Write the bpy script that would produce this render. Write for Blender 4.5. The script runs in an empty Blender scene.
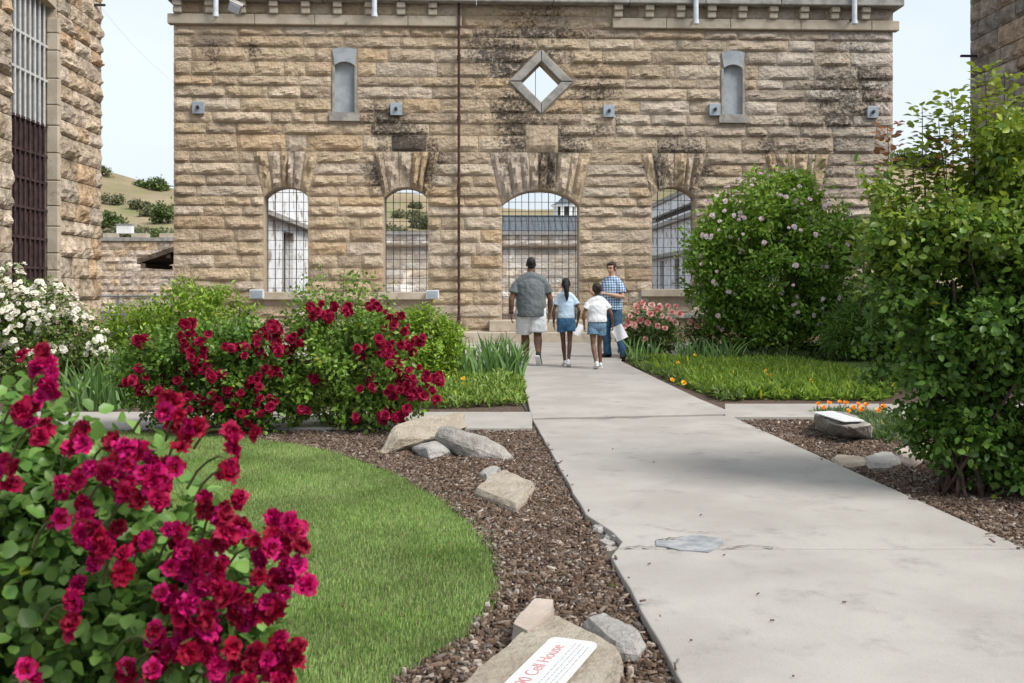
import bpy, bmesh, math, random
import numpy as np
from mathutils import Vector, Matrix, noise as mnoise

# ------------------------------------------------------------------ camera, sky, sun, exposure
scene = bpy.context.scene
COL = scene.collection
F, HOR, CAMH = 1000.0, 291.0, 1.3          # focal length in pixels, horizon row, eye height
YAW = math.atan(38 / 1000)
cam_data = bpy.data.cameras.new('camera')
cam = bpy.data.objects.new('camera', cam_data); COL.objects.link(cam)
cam.location = (0, 0, CAMH); cam.rotation_euler = (math.radians(90), 0, -YAW)
cam_data.sensor_width = 36; cam_data.lens = 36 * F / 1024
cam_data.shift_y = -(341.5 - HOR) / 1024
cam_data.clip_start = 0.05; cam_data.clip_end = 3000
cam_data.dof.use_dof = True; cam_data.dof.focus_distance = 17; cam_data.dof.aperture_fstop = 9
scene.camera = cam

SUN_DIR = Vector((0.62, -0.44, 0.88)).normalized()      # towards the sun: right of and behind the camera
SUN_EL = math.asin(SUN_DIR.z); SUN_AZ = math.atan2(SUN_DIR.x, SUN_DIR.y)
world = bpy.data.worlds.new('World'); scene.world = world; world.use_nodes = True
wn, wl = world.node_tree.nodes, world.node_tree.links
wn.clear()
wo = wn.new('ShaderNodeOutputWorld'); wb = wn.new('ShaderNodeBackground')
sky = wn.new('ShaderNodeTexSky'); sky.sky_type = 'NISHITA'; sky.sun_disc = False
sky.sun_elevation = SUN_EL; sky.sun_rotation = SUN_AZ
sky.air_density = 1.2; sky.dust_density = 3.0; sky.ozone_density = 1.5
wtc = wn.new('ShaderNodeTexCoord'); wmp = wn.new('ShaderNodeMapping'); wmp.inputs['Scale'].default_value = (1, 1, 2.2)
wno = wn.new('ShaderNodeTexNoise'); wno.inputs['Scale'].default_value = 2.1; wno.inputs['Detail'].default_value = 5
wrp = wn.new('ShaderNodeValToRGB')
wrp.color_ramp.elements[0].position = 0.3; wrp.color_ramp.elements[0].color = (0.66,) * 3 + (1,)
wrp.color_ramp.elements[1].position = 0.7; wrp.color_ramp.elements[1].color = (0.95,) * 3 + (1,)
wmx = wn.new('ShaderNodeMixRGB'); wmx.inputs[2].default_value = (6.05, 6.6, 7.3, 1)      # thin white cloud veil over the blue
wl.new(wtc.outputs['Generated'], wmp.inputs[0]); wl.new(wmp.outputs[0], wno.inputs['Vector'])
wl.new(wno.outputs['Fac'], wrp.inputs[0]); wl.new(wrp.outputs[0], wmx.inputs[0])
wl.new(sky.outputs[0], wmx.inputs[1]); wl.new(wmx.outputs[0], wb.inputs[0])
wb.inputs[1].default_value = 0.083
wl.new(wb.outputs[0], wo.inputs[0])
sun_data = bpy.data.lights.new('sun', 'SUN'); sun_data.energy = 2.35; sun_data.angle = math.radians(26)
sun_data.color = (1.0, 0.965, 0.91)
sun = bpy.data.objects.new('sun', sun_data); COL.objects.link(sun)
sun.rotation_euler = SUN_DIR.to_track_quat('Z', 'Y').to_euler(); sun.location = (20, -20, 40)
vs = scene.view_settings
vs.view_transform = 'Standard'; vs.look = 'None'; vs.exposure = 0.93; vs.gamma = 1; vs.use_curve_mapping = False
scene.render.engine = 'CYCLES'

# ------------------------------------------------------------------ measuring helpers (photo row/column -> place)
CA, SA = math.cos(YAW), math.sin(YAW)
def ray(px, py):
    dx = (px - 512) / F
    return Vector((SA + dx * CA, CA - dx * SA, (HOR - py) / F))
def G(px, py, z=0.0):
    d = ray(px, py); t = (z - CAMH) / d.z
    return Vector((d.x * t, d.y * t, z))
def onY(px, py, Y):
    d = ray(px, py); t = Y / d.y
    return Vector((d.x * t, Y, CAMH + d.z * t))
def onX(px, py, X):
    d = ray(px, py); t = X / d.x
    return Vector((X, d.y * t, CAMH + d.z * t))
def project(X, Y, Z):
    dep = X * SA + Y * CA; lat = X * CA - Y * SA
    return 512 + F * lat / dep, HOR - F * (Z - CAMH) / dep
R = random.Random(7)
NP = np.random.default_rng(11)

# ------------------------------------------------------------------ object helpers
def tag(o, label=None, cat=None, group=None, kind=None):
    if label: o['label'] = label
    if cat: o['category'] = cat
    if group: o['group'] = group
    if kind: o['kind'] = kind
    return o
def thing(name, label, cat, loc=(0, 0, 0), group=None, kind=None):
    o = bpy.data.objects.new(name, None); COL.objects.link(o)
    o.location = loc; o.empty_display_size = 0.2
    return tag(o, label, cat, group, kind)
def wloc(o):
    v = Vector((0, 0, 0))
    while o is not None:
        v = v + o.location; o = o.parent
    return v
def link(name, me, parent=None, loc=None):
    o = bpy.data.objects.new(name, me); COL.objects.link(o)
    if parent is not None: o.parent = parent
    if loc is not None: o.location = loc
    return o
def mk(name, verts, faces, mat, parent=None, cols=None, smooth=False, origin=None):
    """one mesh object from world-space vertices; its origin is its parent's (or origin)"""
    off = wloc(parent) if parent is not None else Vector(origin or (0, 0, 0))
    v = np.asarray(verts, dtype=np.float32).reshape(-1, 3) - np.array(off, dtype=np.float32)
    me = bpy.data.meshes.new(name)
    if isinstance(faces, np.ndarray):
        n = len(faces); k = faces.shape[1]
        me.vertices.add(len(v)); me.vertices.foreach_set('co', v.ravel())
        me.loops.add(n * k); me.loops.foreach_set('vertex_index', faces.astype(np.int32).ravel())
        me.polygons.add(n); me.polygons.foreach_set('loop_start', np.arange(0, n * k, k, dtype=np.int32))
        me.update(calc_edges=True)
    else:
        me.from_pydata(v.tolist(), [], faces)
    if cols is not None:
        c = np.asarray(cols, dtype=np.float32)
        if c.ndim == 1: c = np.tile(c, (len(v), 1))
        if c.shape[1] == 3: c = np.concatenate([c, np.zeros((len(c), 1), np.float32)], 1)
        a = me.color_attributes.new('Col', 'FLOAT_COLOR', 'POINT'); a.data.foreach_set('color', c.ravel())
    if mat: me.materials.append(mat)
    if smooth: me.polygons.foreach_set('use_smooth', [True] * len(me.polygons))
    return link(name, me, parent, None if parent is not None else off)

class MB:
    """collects boxes, tubes and lofts into one mesh"""
    def __init__(s): s.v, s.f = [], []
    def add(s, v, f):
        n = len(s.v); s.v += [tuple(p) for p in v]; s.f += [tuple(i + n for i in q) for q in f]; return s
    def box(s, a, b, rot=None, ctr=None):
        x0, y0, z0 = a; x1, y1, z1 = b
        v = [Vector(p) for p in ((x0,y0,z0),(x1,y0,z0),(x1,y1,z0),(x0,y1,z0),(x0,y0,z1),(x1,y0,z1),(x1,y1,z1),(x0,y1,z1))]
        if rot is not None:
            c = Vector(ctr) if ctr is not None else (Vector(a) + Vector(b)) / 2
            v = [rot @ (p - c) + c for p in v]
        return s.add(v, [(0,3,2,1),(4,5,6,7),(0,1,5,4),(1,2,6,5),(2,3,7,6),(3,0,4,7)])
    def tube(s, pts, rad, seg=8, flat=1.0, cap=True):
        pts = [Vector(p) for p in pts]; n = len(pts)
        if not hasattr(rad, '__len__'): rad = [rad] * n
        ref = None; v = []; f = []
        for i in range(n):
            t = (pts[min(i + 1, n - 1)] - pts[max(i - 1, 0)])
            t = t.normalized() if t.length > 1e-9 else Vector((0, 0, 1))
            if ref is None:
                ref = Vector((0, 1, 0)) if abs(t.y) < 0.8 else Vector((1, 0, 0))
            a = t.cross(ref)
            if a.length < 1e-4: a = t.cross(Vector((1, 0, 0)))
            a.normalize(); b = a.cross(t).normalized(); ref = b
            r = rad[i]; ra, rb = r if hasattr(r, '__len__') else (r, r * flat)
            for k in range(seg):
                th = 2 * math.pi * k / seg
                v.append(pts[i] + a * (ra * math.cos(th)) + b * (rb * math.sin(th)))
        for i in range(n - 1):
            for k in range(seg):
                k2 = (k + 1) % seg
                f.append((i*seg+k, i*seg+k2, (i+1)*seg+k2, (i+1)*seg+k))
        if cap:
            f.append(tuple(range(seg))[::-1]); f.append(tuple((n-1)*seg + k for k in range(seg)))
        return s.add(v, f)
    def ell(s, c, r, rot=None, nu=14, nv=9):
        c = Vector(c); v = []; f = []
        for j in range(nv + 1):
            ph = math.pi * j / nv
            for i in range(nu):
                th = 2 * math.pi * i / nu
                p = Vector((r[0]*math.sin(ph)*math.cos(th), r[1]*math.sin(ph)*math.sin(th), r[2]*math.cos(ph)))
                if rot is not None: p = rot @ p
                v.append(c + p)
        for j in range(nv):
            for i in range(nu):
                i2 = (i + 1) % nu
                f.append((j*nu+i, (j+1)*nu+i, (j+1)*nu+i2, j*nu+i2))
        return s.add(v, f)
    def rings(s, rings):
        """closed loft through rings of equal vertex count"""
        k = len(rings[0]); v = [p for r in rings for p in r]; f = []
        for i in range(len(rings) - 1):
            for j in range(k):
                j2 = (j + 1) % k
                f.append((i*k+j, i*k+j2, (i+1)*k+j2, (i+1)*k+j))
        f.append(tuple(range(k))[::-1]); f.append(tuple((len(rings)-1)*k + j for j in range(k)))
        return s.add(v, f)
    def poly(s, pts, z0, z1):
        """prism over a ground outline"""
        n = len(pts)
        v = [(p[0], p[1], z0) for p in pts] + [(p[0], p[1], z1) for p in pts]
        f = [tuple(range(n))[::-1], tuple(range(n, 2*n))] + [(i, (i+1) % n, n + (i+1) % n, n + i) for i in range(n)]
        return s.add(v, f)
    def build(s, name, mat, parent=None, cols=None, smooth=False, origin=None):
        return mk(name, s.v, s.f, mat, parent, cols, smooth, origin)

def cull(o, w=0.004, seg=2):
    m = o.modifiers.new('bevel', 'BEVEL'); m.width = w; m.segments = seg; m.limit_method = 'ANGLE'; return o

# ------------------------------------------------------------------ materials
def lin(r, g, b):
    return tuple(((c/255)/12.92 if c/255 <= 0.04045 else ((c/255+0.055)/1.055)**2.4) for c in (r, g, b))
MATS = {}
def mat(name, c1, c2=None, scale=4.0, rough=0.85, bump=0.0, bscale=30.0, attr=False, transl=0.0, stain=None,
        spec=0.3, metal=0.0, lo=0.35, hi=0.65, bdist=0.02, c3=None, s3=1.2, lo3=0.5, hi3=0.62, sheen=0.0, c4=None, s4=60, lo4=.55, hi4=.7):
    m = bpy.data.materials.new(name); m.use_nodes = True
    n, l = m.node_tree.nodes, m.node_tree.links
    b = n['Principled BSDF']; out = n['Material Output']
    b.inputs['Roughness'].default_value = rough; b.inputs['Specular IOR Level'].default_value = spec
    b.inputs['Metallic'].default_value = metal
    if sheen: b.inputs['Sheen Weight'].default_value = sheen
    tc = n.new('ShaderNodeTexCoord')
    def nz(sc, det=6, ro=0.6):
        t = n.new('ShaderNodeTexNoise'); t.inputs['Scale'].default_value = sc; t.inputs['Detail'].default_value = det
        t.inputs['Roughness'].default_value = ro
        l.new(tc.outputs['Object'], t.inputs['Vector']); return t
    def ramp(src, a, bb):
        r = n.new('ShaderNodeMapRange'); r.inputs[1].default_value = a; r.inputs[2].default_value = bb
        r.interpolation_type = 'SMOOTHSTEP'; l.new(src, r.inputs[0]); return r.outputs[0]
    col = None
    mx = n.new('ShaderNodeMixRGB'); mx.inputs[1].default_value = (*c1, 1); mx.inputs[2].default_value = (*(c2 or c1), 1)
    if c2: l.new(ramp(nz(scale).outputs['Fac'], lo, hi), mx.inputs[0])
    col = mx.outputs[0]
    if c3:
        m3 = n.new('ShaderNodeMixRGB'); m3.inputs[2].default_value = (*c3, 1)
        l.new(col, m3.inputs[1]); l.new(ramp(nz(s3, 8, 0.7).outputs['Fac'], lo3, hi3), m3.inputs[0]); col = m3.outputs[0]
    if c4:
        m4 = n.new('ShaderNodeMixRGB'); m4.inputs[2].default_value = (*c4, 1)
        l.new(col, m4.inputs[1]); l.new(ramp(nz(s4, 4, 0.6).outputs['Fac'], lo4, hi4), m4.inputs[0]); col = m4.outputs[0]
    if attr:
        at = n.new('ShaderNodeAttribute'); at.attribute_name = 'Col'
        mu = n.new('ShaderNodeMixRGB'); mu.blend_type = 'MULTIPLY'; mu.inputs[0].default_value = 1
        l.new(at.outputs['Color'], mu.inputs[1]); l.new(col, mu.inputs[2]); col = mu.outputs[0]
        if stain:
            st = n.new('ShaderNodeMixRGB'); st.inputs[2].default_value = (*stain, 1)
            ad = n.new('ShaderNodeMath'); ad.operation = 'MULTIPLY_ADD'; ad.inputs[1].default_value = 0.36
            l.new(at.outputs['Alpha'], ad.inputs[0]); l.new(nz(13.0, 9, 0.82).outputs['Fac'], ad.inputs[2])
            mm = n.new('ShaderNodeMath'); mm.operation = 'MULTIPLY'; mm.use_clamp = True
            gt = n.new('ShaderNodeMapRange'); gt.inputs[1].default_value = 0.0; gt.inputs[2].default_value = 0.25; gt.inputs[4].default_value = 0.9; l.new(at.outputs['Alpha'], gt.inputs[0])
            l.new(ramp(ad.outputs[0], 0.66, 0.82), mm.inputs[0]); l.new(gt.outputs[0], mm.inputs[1])
            l.new(mm.outputs[0], st.inputs[0]); l.new(col, st.inputs[1]); col = st.outputs[0]
    l.new(col, b.inputs['Base Color'])
    if bump:
        bp = n.new('ShaderNodeBump'); bp.inputs['Strength'].default_value = bump; bp.inputs['Distance'].default_value = bdist
        l.new(nz(bscale, 8, 0.65).outputs['Fac'], bp.inputs['Height']); l.new(bp.outputs[0], b.inputs['Normal'])
    if transl:
        tr = n.new('ShaderNodeBsdfTranslucent'); ms = n.new('ShaderNodeMixShader'); ms.inputs[0].default_value = transl
        l.new(col, tr.inputs['Color']); l.new(b.outputs[0], ms.inputs[1]); l.new(tr.outputs[0], ms.inputs[2])
        l.new(ms.outputs[0], out.inputs['Surface'])
    MATS[name] = m
    return m
W1 = (1, 1, 1)
mat('sandstone', (0.92, 0.89, 0.85), (1.12, 1.11, 1.09), scale=7, rough=0.92, bump=1.0, bscale=13, attr=True, stain=(0.055, 0.046, 0.041), bdist=0.09, spec=0.15)
mat('rubble_stone', (0.66, 0.64, 0.62), (1.18, 1.16, 1.14), scale=5, rough=0.93, bump=1.0, bscale=11, attr=True, bdist=0.10, spec=0.15)
mat('mortar', (0.38, 0.31, 0.23), (0.45, 0.37, 0.28), scale=6, rough=0.95, bump=0.6, bscale=30)
mat('smooth_sandstone', (0.38, 0.325, 0.25), (0.48, 0.415, 0.33), scale=3, rough=0.9, bump=0.35, bscale=25, c3=(0.20, 0.17, 0.14), s3=2.5, lo3=0.58, hi3=0.72)
mat('grey_stone', (0.23, 0.22, 0.20), (0.36, 0.34, 0.31), scale=5, rough=0.9, bump=0.4, bscale=25)
mat('niche_stone', (0.27, 0.30, 0.32), (0.38, 0.41, 0.43), scale=3, rough=0.9, bump=0.3, bscale=20)
mat('galvanised', (0.30, 0.35, 0.39), (0.40, 0.45, 0.50), scale=20, rough=0.5, metal=0.4, spec=0.5)
mat('bolt_metal', (0.03, 0.035, 0.04), (0.07, 0.07, 0.07), scale=30, rough=0.6, metal=0.6)
mat('pale_pipe', (0.50, 0.55, 0.60), (0.62, 0.66, 0.70), scale=8, rough=0.5)
mat('rust_pipe', (0.040, 0.020, 0.016), (0.085, 0.042, 0.033), scale=12, rough=0.85, bump=0.3, bscale=60)
mat('grille_wire', (0.05, 0.05, 0.053), (0.09, 0.085, 0.08), scale=20, rough=0.7, metal=0.3)
mat('dark_iron', (0.030, 0.016, 0.018), (0.060, 0.034, 0.034), scale=9, rough=0.75, bump=0.2, bscale=50)
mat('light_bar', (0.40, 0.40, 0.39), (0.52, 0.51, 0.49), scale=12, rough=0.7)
mat('hazy_glass', (0.13, 0.14, 0.15), (0.20, 0.21, 0.22), scale=1.5, rough=0.25, spec=0.5)
mat('whitewash', (0.66, 0.67, 0.68), (0.80, 0.81, 0.82), scale=2, rough=0.95, bump=0.5, bscale=8, bdist=0.08,
    c3=(0.30, 0.25, 0.20), s3=1.3, lo3=0.53, hi3=0.60)
mat('far_masonry', (0.85, 0.85, 0.86), (1.1, 1.1, 1.1), scale=2, rough=0.95, bump=0.8, bscale=6, attr=True, bdist=0.12, c3=(1.75, 1.85, 2.0), s3=0.55, lo3=0.52, hi3=0.60)
mat('far_rubble', (0.32, 0.26, 0.20), (0.56, 0.48, 0.40), scale=3.2, rough=0.95, bump=1.0, bscale=4.0, bdist=0.2)
mat('dark_recess', (0.05, 0.045, 0.04), (0.10, 0.09, 0.08), scale=3, rough=0.95)
mat('weathered_wood', (0.10, 0.07, 0.05), (0.20, 0.15, 0.11), scale=6, rough=0.9, bump=0.3, bscale=30)
mat('slate_roof', (0.075, 0.088, 0.10), (0.105, 0.12, 0.135), scale=2.5, rough=0.7, bump=0.3, bscale=12)
mat('white_paint', (0.66, 0.67, 0.66), (0.76, 0.76, 0.75), scale=5, rough=0.6)
mat('concrete', (0.315, 0.292, 0.262), (0.385, 0.36, 0.325), scale=1.1, rough=0.93, bump=0.35, bscale=140, bdist=0.008,
    c3=(0.215, 0.20, 0.182), s3=3.6, lo3=0.52, hi3=0.80, spec=0.2, c4=(0.20, 0.19, 0.175), s4=160, lo4=.56, hi4=.74)
mat('patch_cement', (0.21, 0.22, 0.23), (0.34, 0.34, 0.335), scale=14, rough=0.95, bump=0.4, bscale=60)
mat('crack_dirt', (0.05, 0.042, 0.035), (0.11, 0.09, 0.075), scale=12, rough=1)
mat('soil', (0.075, 0.048, 0.034), (0.14, 0.10, 0.075), scale=25, rough=1, bump=0.8, bscale=45, bdist=0.03)
mat('chips', (0.85,)*3, (1.15,)*3, scale=30, rough=0.95, attr=True, spec=0.15)
mat('turf', (0.045, 0.075, 0.018), (0.09, 0.11, 0.035), scale=12, rough=1, bump=0.6, bscale=60)
mat('grass', (0.8,)*3, (1.2,)*3, scale=1.2, rough=0.6, attr=True, transl=0.35, spec=0.25)
mat('leaf', (0.92, 0.93, 0.86), (1.22, 1.23, 1.08), scale=15, rough=0.4, attr=True, transl=0.38, spec=0.4)
mat('petal', (0.9,)*3, (1.1,)*3, scale=30, rough=0.6, attr=True, transl=0.32, spec=0.25)
mat('cane_bark', (0.045, 0.028, 0.022), (0.10, 0.065, 0.05), scale=18, rough=0.9, bump=0.4, bscale=60)
mat('green_cane', (0.07, 0.10, 0.03), (0.13, 0.12, 0.05), scale=14, rough=0.7)
mat('rock_grey', (0.31, 0.285, 0.25), (0.46, 0.425, 0.38), scale=5, rough=0.95, bump=1.0, bscale=22, bdist=0.06, c3=(0.17, 0.15, 0.13), s3=7, lo3=0.58, hi3=0.72)
mat('rock_tan', (0.40, 0.335, 0.255), (0.50, 0.435, 0.345), scale=5, rough=0.95, bump=1.0, bscale=24, bdist=0.05, c3=(0.31, 0.26, 0.20), s3=9, lo3=0.58, hi3=0.75)
mat('rock_pale', (0.37, 0.35, 0.32), (0.48, 0.455, 0.42), scale=6, rough=0.95, bump=1.0, bscale=26, bdist=0.05, c3=(0.26, 0.24, 0.215), s3=11, lo3=.56, hi3=.72)
mat('rock_pink', (0.36, 0.295, 0.245), (0.44, 0.375, 0.32), scale=5, rough=0.95, bump=0.4, bscale=30, bdist=0.02)
mat('sign_white', (0.64, 0.64, 0.63), (0.70, 0.70, 0.69), scale=3, rough=0.35, spec=0.4)
mat('sign_red', (0.56, 0.20, 0.20), None, rough=0.6)
mat('sign_ink', (0.34, 0.34, 0.35), None, rough=0.6)
mat('dry_hill', (0.23, 0.18, 0.11), (0.31, 0.245, 0.155), scale=0.05, rough=1, c3=(0.17, 0.185, 0.07), s3=0.03, lo3=0.47, hi3=0.66, bump=0.8, bscale=0.6, bdist=0.8)
# ------------------------------------------------------------------ the ground
mb = MB(); mb.poly([(-900, -60), (900, -60), (900, 1500), (-900, 1500)], -0.6, 0.0)
ground = tag(mb.build('ground', MATS['soil']), kind='structure')

LAWN_PX = [(60, 431), (130, 434), (190, 437), (260, 441), (330, 452), (400, 478), (455, 512), (488, 548), (498, 580), (490, 610), (465, 640), (420, 668), (370, 700), (330, 760)]
LAWN = [G(*p) for p in LAWN_PX]
def smooth_line(pts, it=2):
    for _ in range(it):
        q = [pts[0]]
        for a, b in zip(pts[:-1], pts[1:]): q += [a * 0.75 + b * 0.25, a * 0.25 + b * 0.75]
        pts = q + [pts[-1]]
    return pts
LAWN = smooth_line(LAWN)
LAWN = LAWN + [Vector((LAWN[-1].x - 0.4, 1.2, 0)), Vector((-7.5, 1.2, 0)), Vector((-7.5, LAWN[0].y, 0))]
mb = MB(); mb.poly(LAWN, -0.1, 0.012)
lawn = tag(mb.build('lawn', MATS['turf']), kind='structure')

PZ = 0.05        # top of the concrete
def P(px, py): return G(px, py, PZ)
def inset_slab(pts, gap=0.008):
    c = sum((Vector((p[0], p[1], 0)) for p in pts), Vector()) / len(pts)
    return pts
PL = lambda y: 534 + 0.563 * (y - 421)           # path edges in the photo
PR = lambda y: 747 + 2.235 * (y - 423)
path_base = MB(); path_base.poly([P(PL(372), 372), P(PL(800), 800), P(PR(800), 800), P(PR(362), 362)], -0.05, 0.014)
path = tag(path_base.build('path', MATS['crack_dirt']), kind='structure')
def slab(pts, name='slab', parent=path, bev=0.007, m='concrete'):
    mb = MB(); mb.poly(pts, -0.06, PZ + R.uniform(-0.003, 0.003))
    o = mb.build(name, MATS[m], parent); b = o.modifiers.new('bevel', 'BEVEL'); b.width = bev; b.segments = 2; b.limit_method = 'ANGLE'
    return o
def edge_wobble(a, b, n=14, amp=0.012, seed=0):
    out = []
    for i in range(n + 1):
        t = i / n; p = a.lerp(b, t); d = (b - a).normalized(); nrm = Vector((d.y, -d.x, 0))
        k = amp * mnoise.noise(Vector((p.x * 3 + seed, p.y * 3, seed))) if 0 < i < n else 0
        out.append(p + nrm * k)
    return out
# near slab (ends at the crossing joint near the cement patch), middle slab with the broken corner, far slab
j2l, j2r = P(616, 549), P(PR(551), 549)
slab(edge_wobble(P(PL(800), 800), P(611, 556), seed=1) + edge_wobble(P(616, 549.0), P(PR(549.0), 549.0), 10, 0.0, 2) + [P(PR(800), 800)])
slab([P(617, 547.9), P(622, 541), P(612, 531), P(603, 525), P(592, 518)] + edge_wobble(P(586, 514), P(PL(419.5), 419.5), seed=3)
     + edge_wobble(P(PL(419.5), 419.5), P(PR(415.2) + 8, 415.2), 8, 0.008, 4) + edge_wobble(P(PR(417), 417), P(PR(547.9), 547.9), 14, 0.006, 5))
slab(edge_wobble(P(PL(417.8), 417.8), P(520, 372), 8, 0.01, 6) + [Vector((P(520, 366).x, 18.59, 0)), Vector((P(640, 366).x, 18.59, 0)), P(621, 361), P(660, 380)] + edge_wobble(P(700, 399), P(PR(413.4) + 10, 413.4), 5, 0.006, 7))
# side walks crossing in front of the beds, each of a few slabs
def row_slabs(parent, pxs, ytop, ybot):
    for a, b in zip(pxs[:-1], pxs[1:]):
        slab([P(a + 0.8, ybot(a)), P(b - 0.8, ybot(b)), P(b - 0.8, ytop(b)), P(a + 0.8, ytop(a))], parent=parent)
mb = MB(); mb.poly([P(-60, 427.5), P(534, 427), P(527, 412), P(-60, 412)], -0.05, 0.012)
walk_left = tag(mb.build('side_path', MATS['crack_dirt']), kind='structure')
row_slabs(walk_left, [-330, -190, -60, 70, 225, 380, 533], lambda x: 411.5, lambda x: 427.5)
mb = MB(); mb.poly([P(722, 416), P(1100, 416), P(1100, 405), P(712, 405)], -0.05, 0.012)
walk_right = tag(mb.build('side_path', MATS['crack_dirt']), kind='structure')
row_slabs(walk_right, [724, 880, 1040, 1200, 1360], lambda x: 403.6, lambda x: 416.5)
# forecourt walk along the facade
mb = MB(); y0, y1 = 18.6, 24.2; mb.poly([(-6.8, y0), (9.5, y0), (9.5, y1), (-6.8, y1)], -0.05, 0.015)
court = tag(mb.build('forecourt', MATS['crack_dirt']), kind='structure')
xs = [-6.8, -4.4, -2.0, 0.35, 2.75, 5.1, 7.3, 9.5]
for a, b in zip(xs[:-1], xs[1:]):
    for c, d in ((18.6, 21.4), (21.4, 24.2)):
        slab([Vector((a+.008, c+.008, 0)), Vector((b-.008, c+.008, 0)), Vector((b-.008, d-.008, 0)), Vector((a+.008, d-.008, 0))], parent=court)

# cement patch and cracks in the path
def flat_patch(name, pts, z0, z1, m, parent):
    mb = MB(); mb.poly(pts, z0, z1); return mb.build(name, MATS[m], parent)
pz = [(655, 540), (664, 539.5), (672, 541), (684, 537), (697, 534.5), (710, 537), (721, 537.5), (723, 543), (717, 548), (708, 552), (694, 550.5), (680, 549.5), (668, 547), (656, 546)]
flat_patch('cement_patch', [G(x + R.uniform(-1, 1), y + R.uniform(-.5, .5), PZ + .004) for x, y in pz], PZ - 0.03, PZ + 0.0045, 'patch_cement', path)
def crack(pxs, w):
    pts = []
    for (a, b) in zip(pxs[:-1], pxs[1:]):
        for i in range(6):
            t = i / 6; pts.append(((a[0]*(1-t)+b[0]*t) + R.uniform(-1, 1), (a[1]*(1-t)+b[1]*t) + R.uniform(-0.9, 0.9)))
    pts.append(pxs[-1])
    z = PZ + 0.0055; top, bot = [], []
    for i, (x, y) in enumerate(pts):
        k = w * (0.3 + 0.7 * math.sin(math.pi * (i + 0.5) / len(pts))) * R.uniform(0.4, 1.2)
        p = G(x, y, z); top.append(p + Vector((0, k, 0))); bot.append(p - Vector((0, k, 0)))
    n = len(top)
    mk('crack', top + bot, [(i, n+i, n+i+1, i+1) for i in range(n - 1)], MATS['crack_dirt'], path)
crack([(614, 548), (636, 546), (658, 547)], 0.007)
crack([(640, 521), (662, 528), (690, 531), (724, 533)], 0.004)
crack([(722, 549), (745, 545), (768, 546), (785, 550)], 0.006)
crack([(655, 539), (668, 538.5), (684, 536)], 0.008)
crack([(560, 418), (600, 418.5), (650, 417)], 0.012)
for x, y in [(653, 462), (612, 449), (723, 555), (757, 594), (648, 564), (842, 602), (700, 515), (770, 620), (792, 676), (690, 640)]:
    p = G(x, y, PZ + .006); MB().tube([p, p + Vector((R.uniform(.006, .016), R.uniform(-.01, .01), .002))], 0.003, 5).build('leaf_litter', MATS['cane_bark'], path)
# broken corner: loose concrete rubble
def rock(name, m, pts, z0, z1, seed, parent=None, label=None, cat=None, group=None, top_in=0.82, amp=0.02, tilt=None, sub=2, label_part=None):
    """a weathered stone over a ground outline: base ring, belly ring, top ring, then subdivided and roughened"""
    c = sum((Vector(p) for p in pts), Vector()) / len(pts); c.z = 0
    n = len(pts); bm = bmesh.new(); rr = random.Random(seed)
    rings = []
    for zz, sc in ((z0 - 0.04, 1.0), (z0 + (z1 - z0) * 0.55, 1.0), (z1, top_in)):
        ring = []
        for p in pts:
            q = c + (Vector((p[0], p[1], 0)) - c) * sc
            z = zz + (tilt(q) if tilt and zz > z0 else 0)
            ring.append(bm.verts.new((q.x + rr.uniform(-1, 1) * amp * .5, q.y + rr.uniform(-1, 1) * amp * .5, z + rr.uniform(-1, 1) * amp * 0.3)))
        rings.append(ring)
    for a, b in zip(rings[:-1], rings[1:]):
        for i in range(n): bm.faces.new((a[i], a[(i+1) % n], b[(i+1) % n], b[i]))
    bm.faces.new(rings[-1]); bm.faces.new(rings[0][::-1])
    bmesh.ops.recalc_face_normals(bm, faces=bm.faces)
    for _ in range(sub): 
        bmesh.ops.triangulate(bm, faces=bm.faces)
        bmesh.ops.subdivide_edges(bm, edges=bm.edges, cuts=1, use_grid_fill=True)
    bm.normal_update()
    for v in bm.verts:
        s = Vector((v.co.x * 9 + seed, v.co.y * 9, v.co.z * 9)); 
        d = mnoise.noise(s) * amp + mnoise.noise(s * 2.7) * amp * 0.45
        v.co += v.normal * d
    off = wloc(parent) if parent else c
    for v in bm.verts: v.co -= off
    me = bpy.data.meshes.new(name); bm.to_mesh(me); bm.free(); me.materials.append(MATS[m])
    o = link(name, me, parent, None if parent else c)
    return tag(o, label, cat, group)
for i, (x, y, s) in enumerate([(596, 524, .055), (604, 532, .07), (612, 540, .06), (607, 547, .045), (599, 534, .04), (590, 519, .04), (610, 552, .035), (617, 544, .035)]):
    c = G(x, y); pts = [c + Vector((math.cos(a) * s * R.uniform(.7, 1.2), math.sin(a) * s * R.uniform(.8, 1.4), 0)) for a in [k * math.tau / 7 for k in range(7)]]
    rock('concrete_chunk', 'rock_pale', pts, 0, R.uniform(.02, .042), i * 3.1, parent=path, amp=0.012, sub=1)

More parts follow.
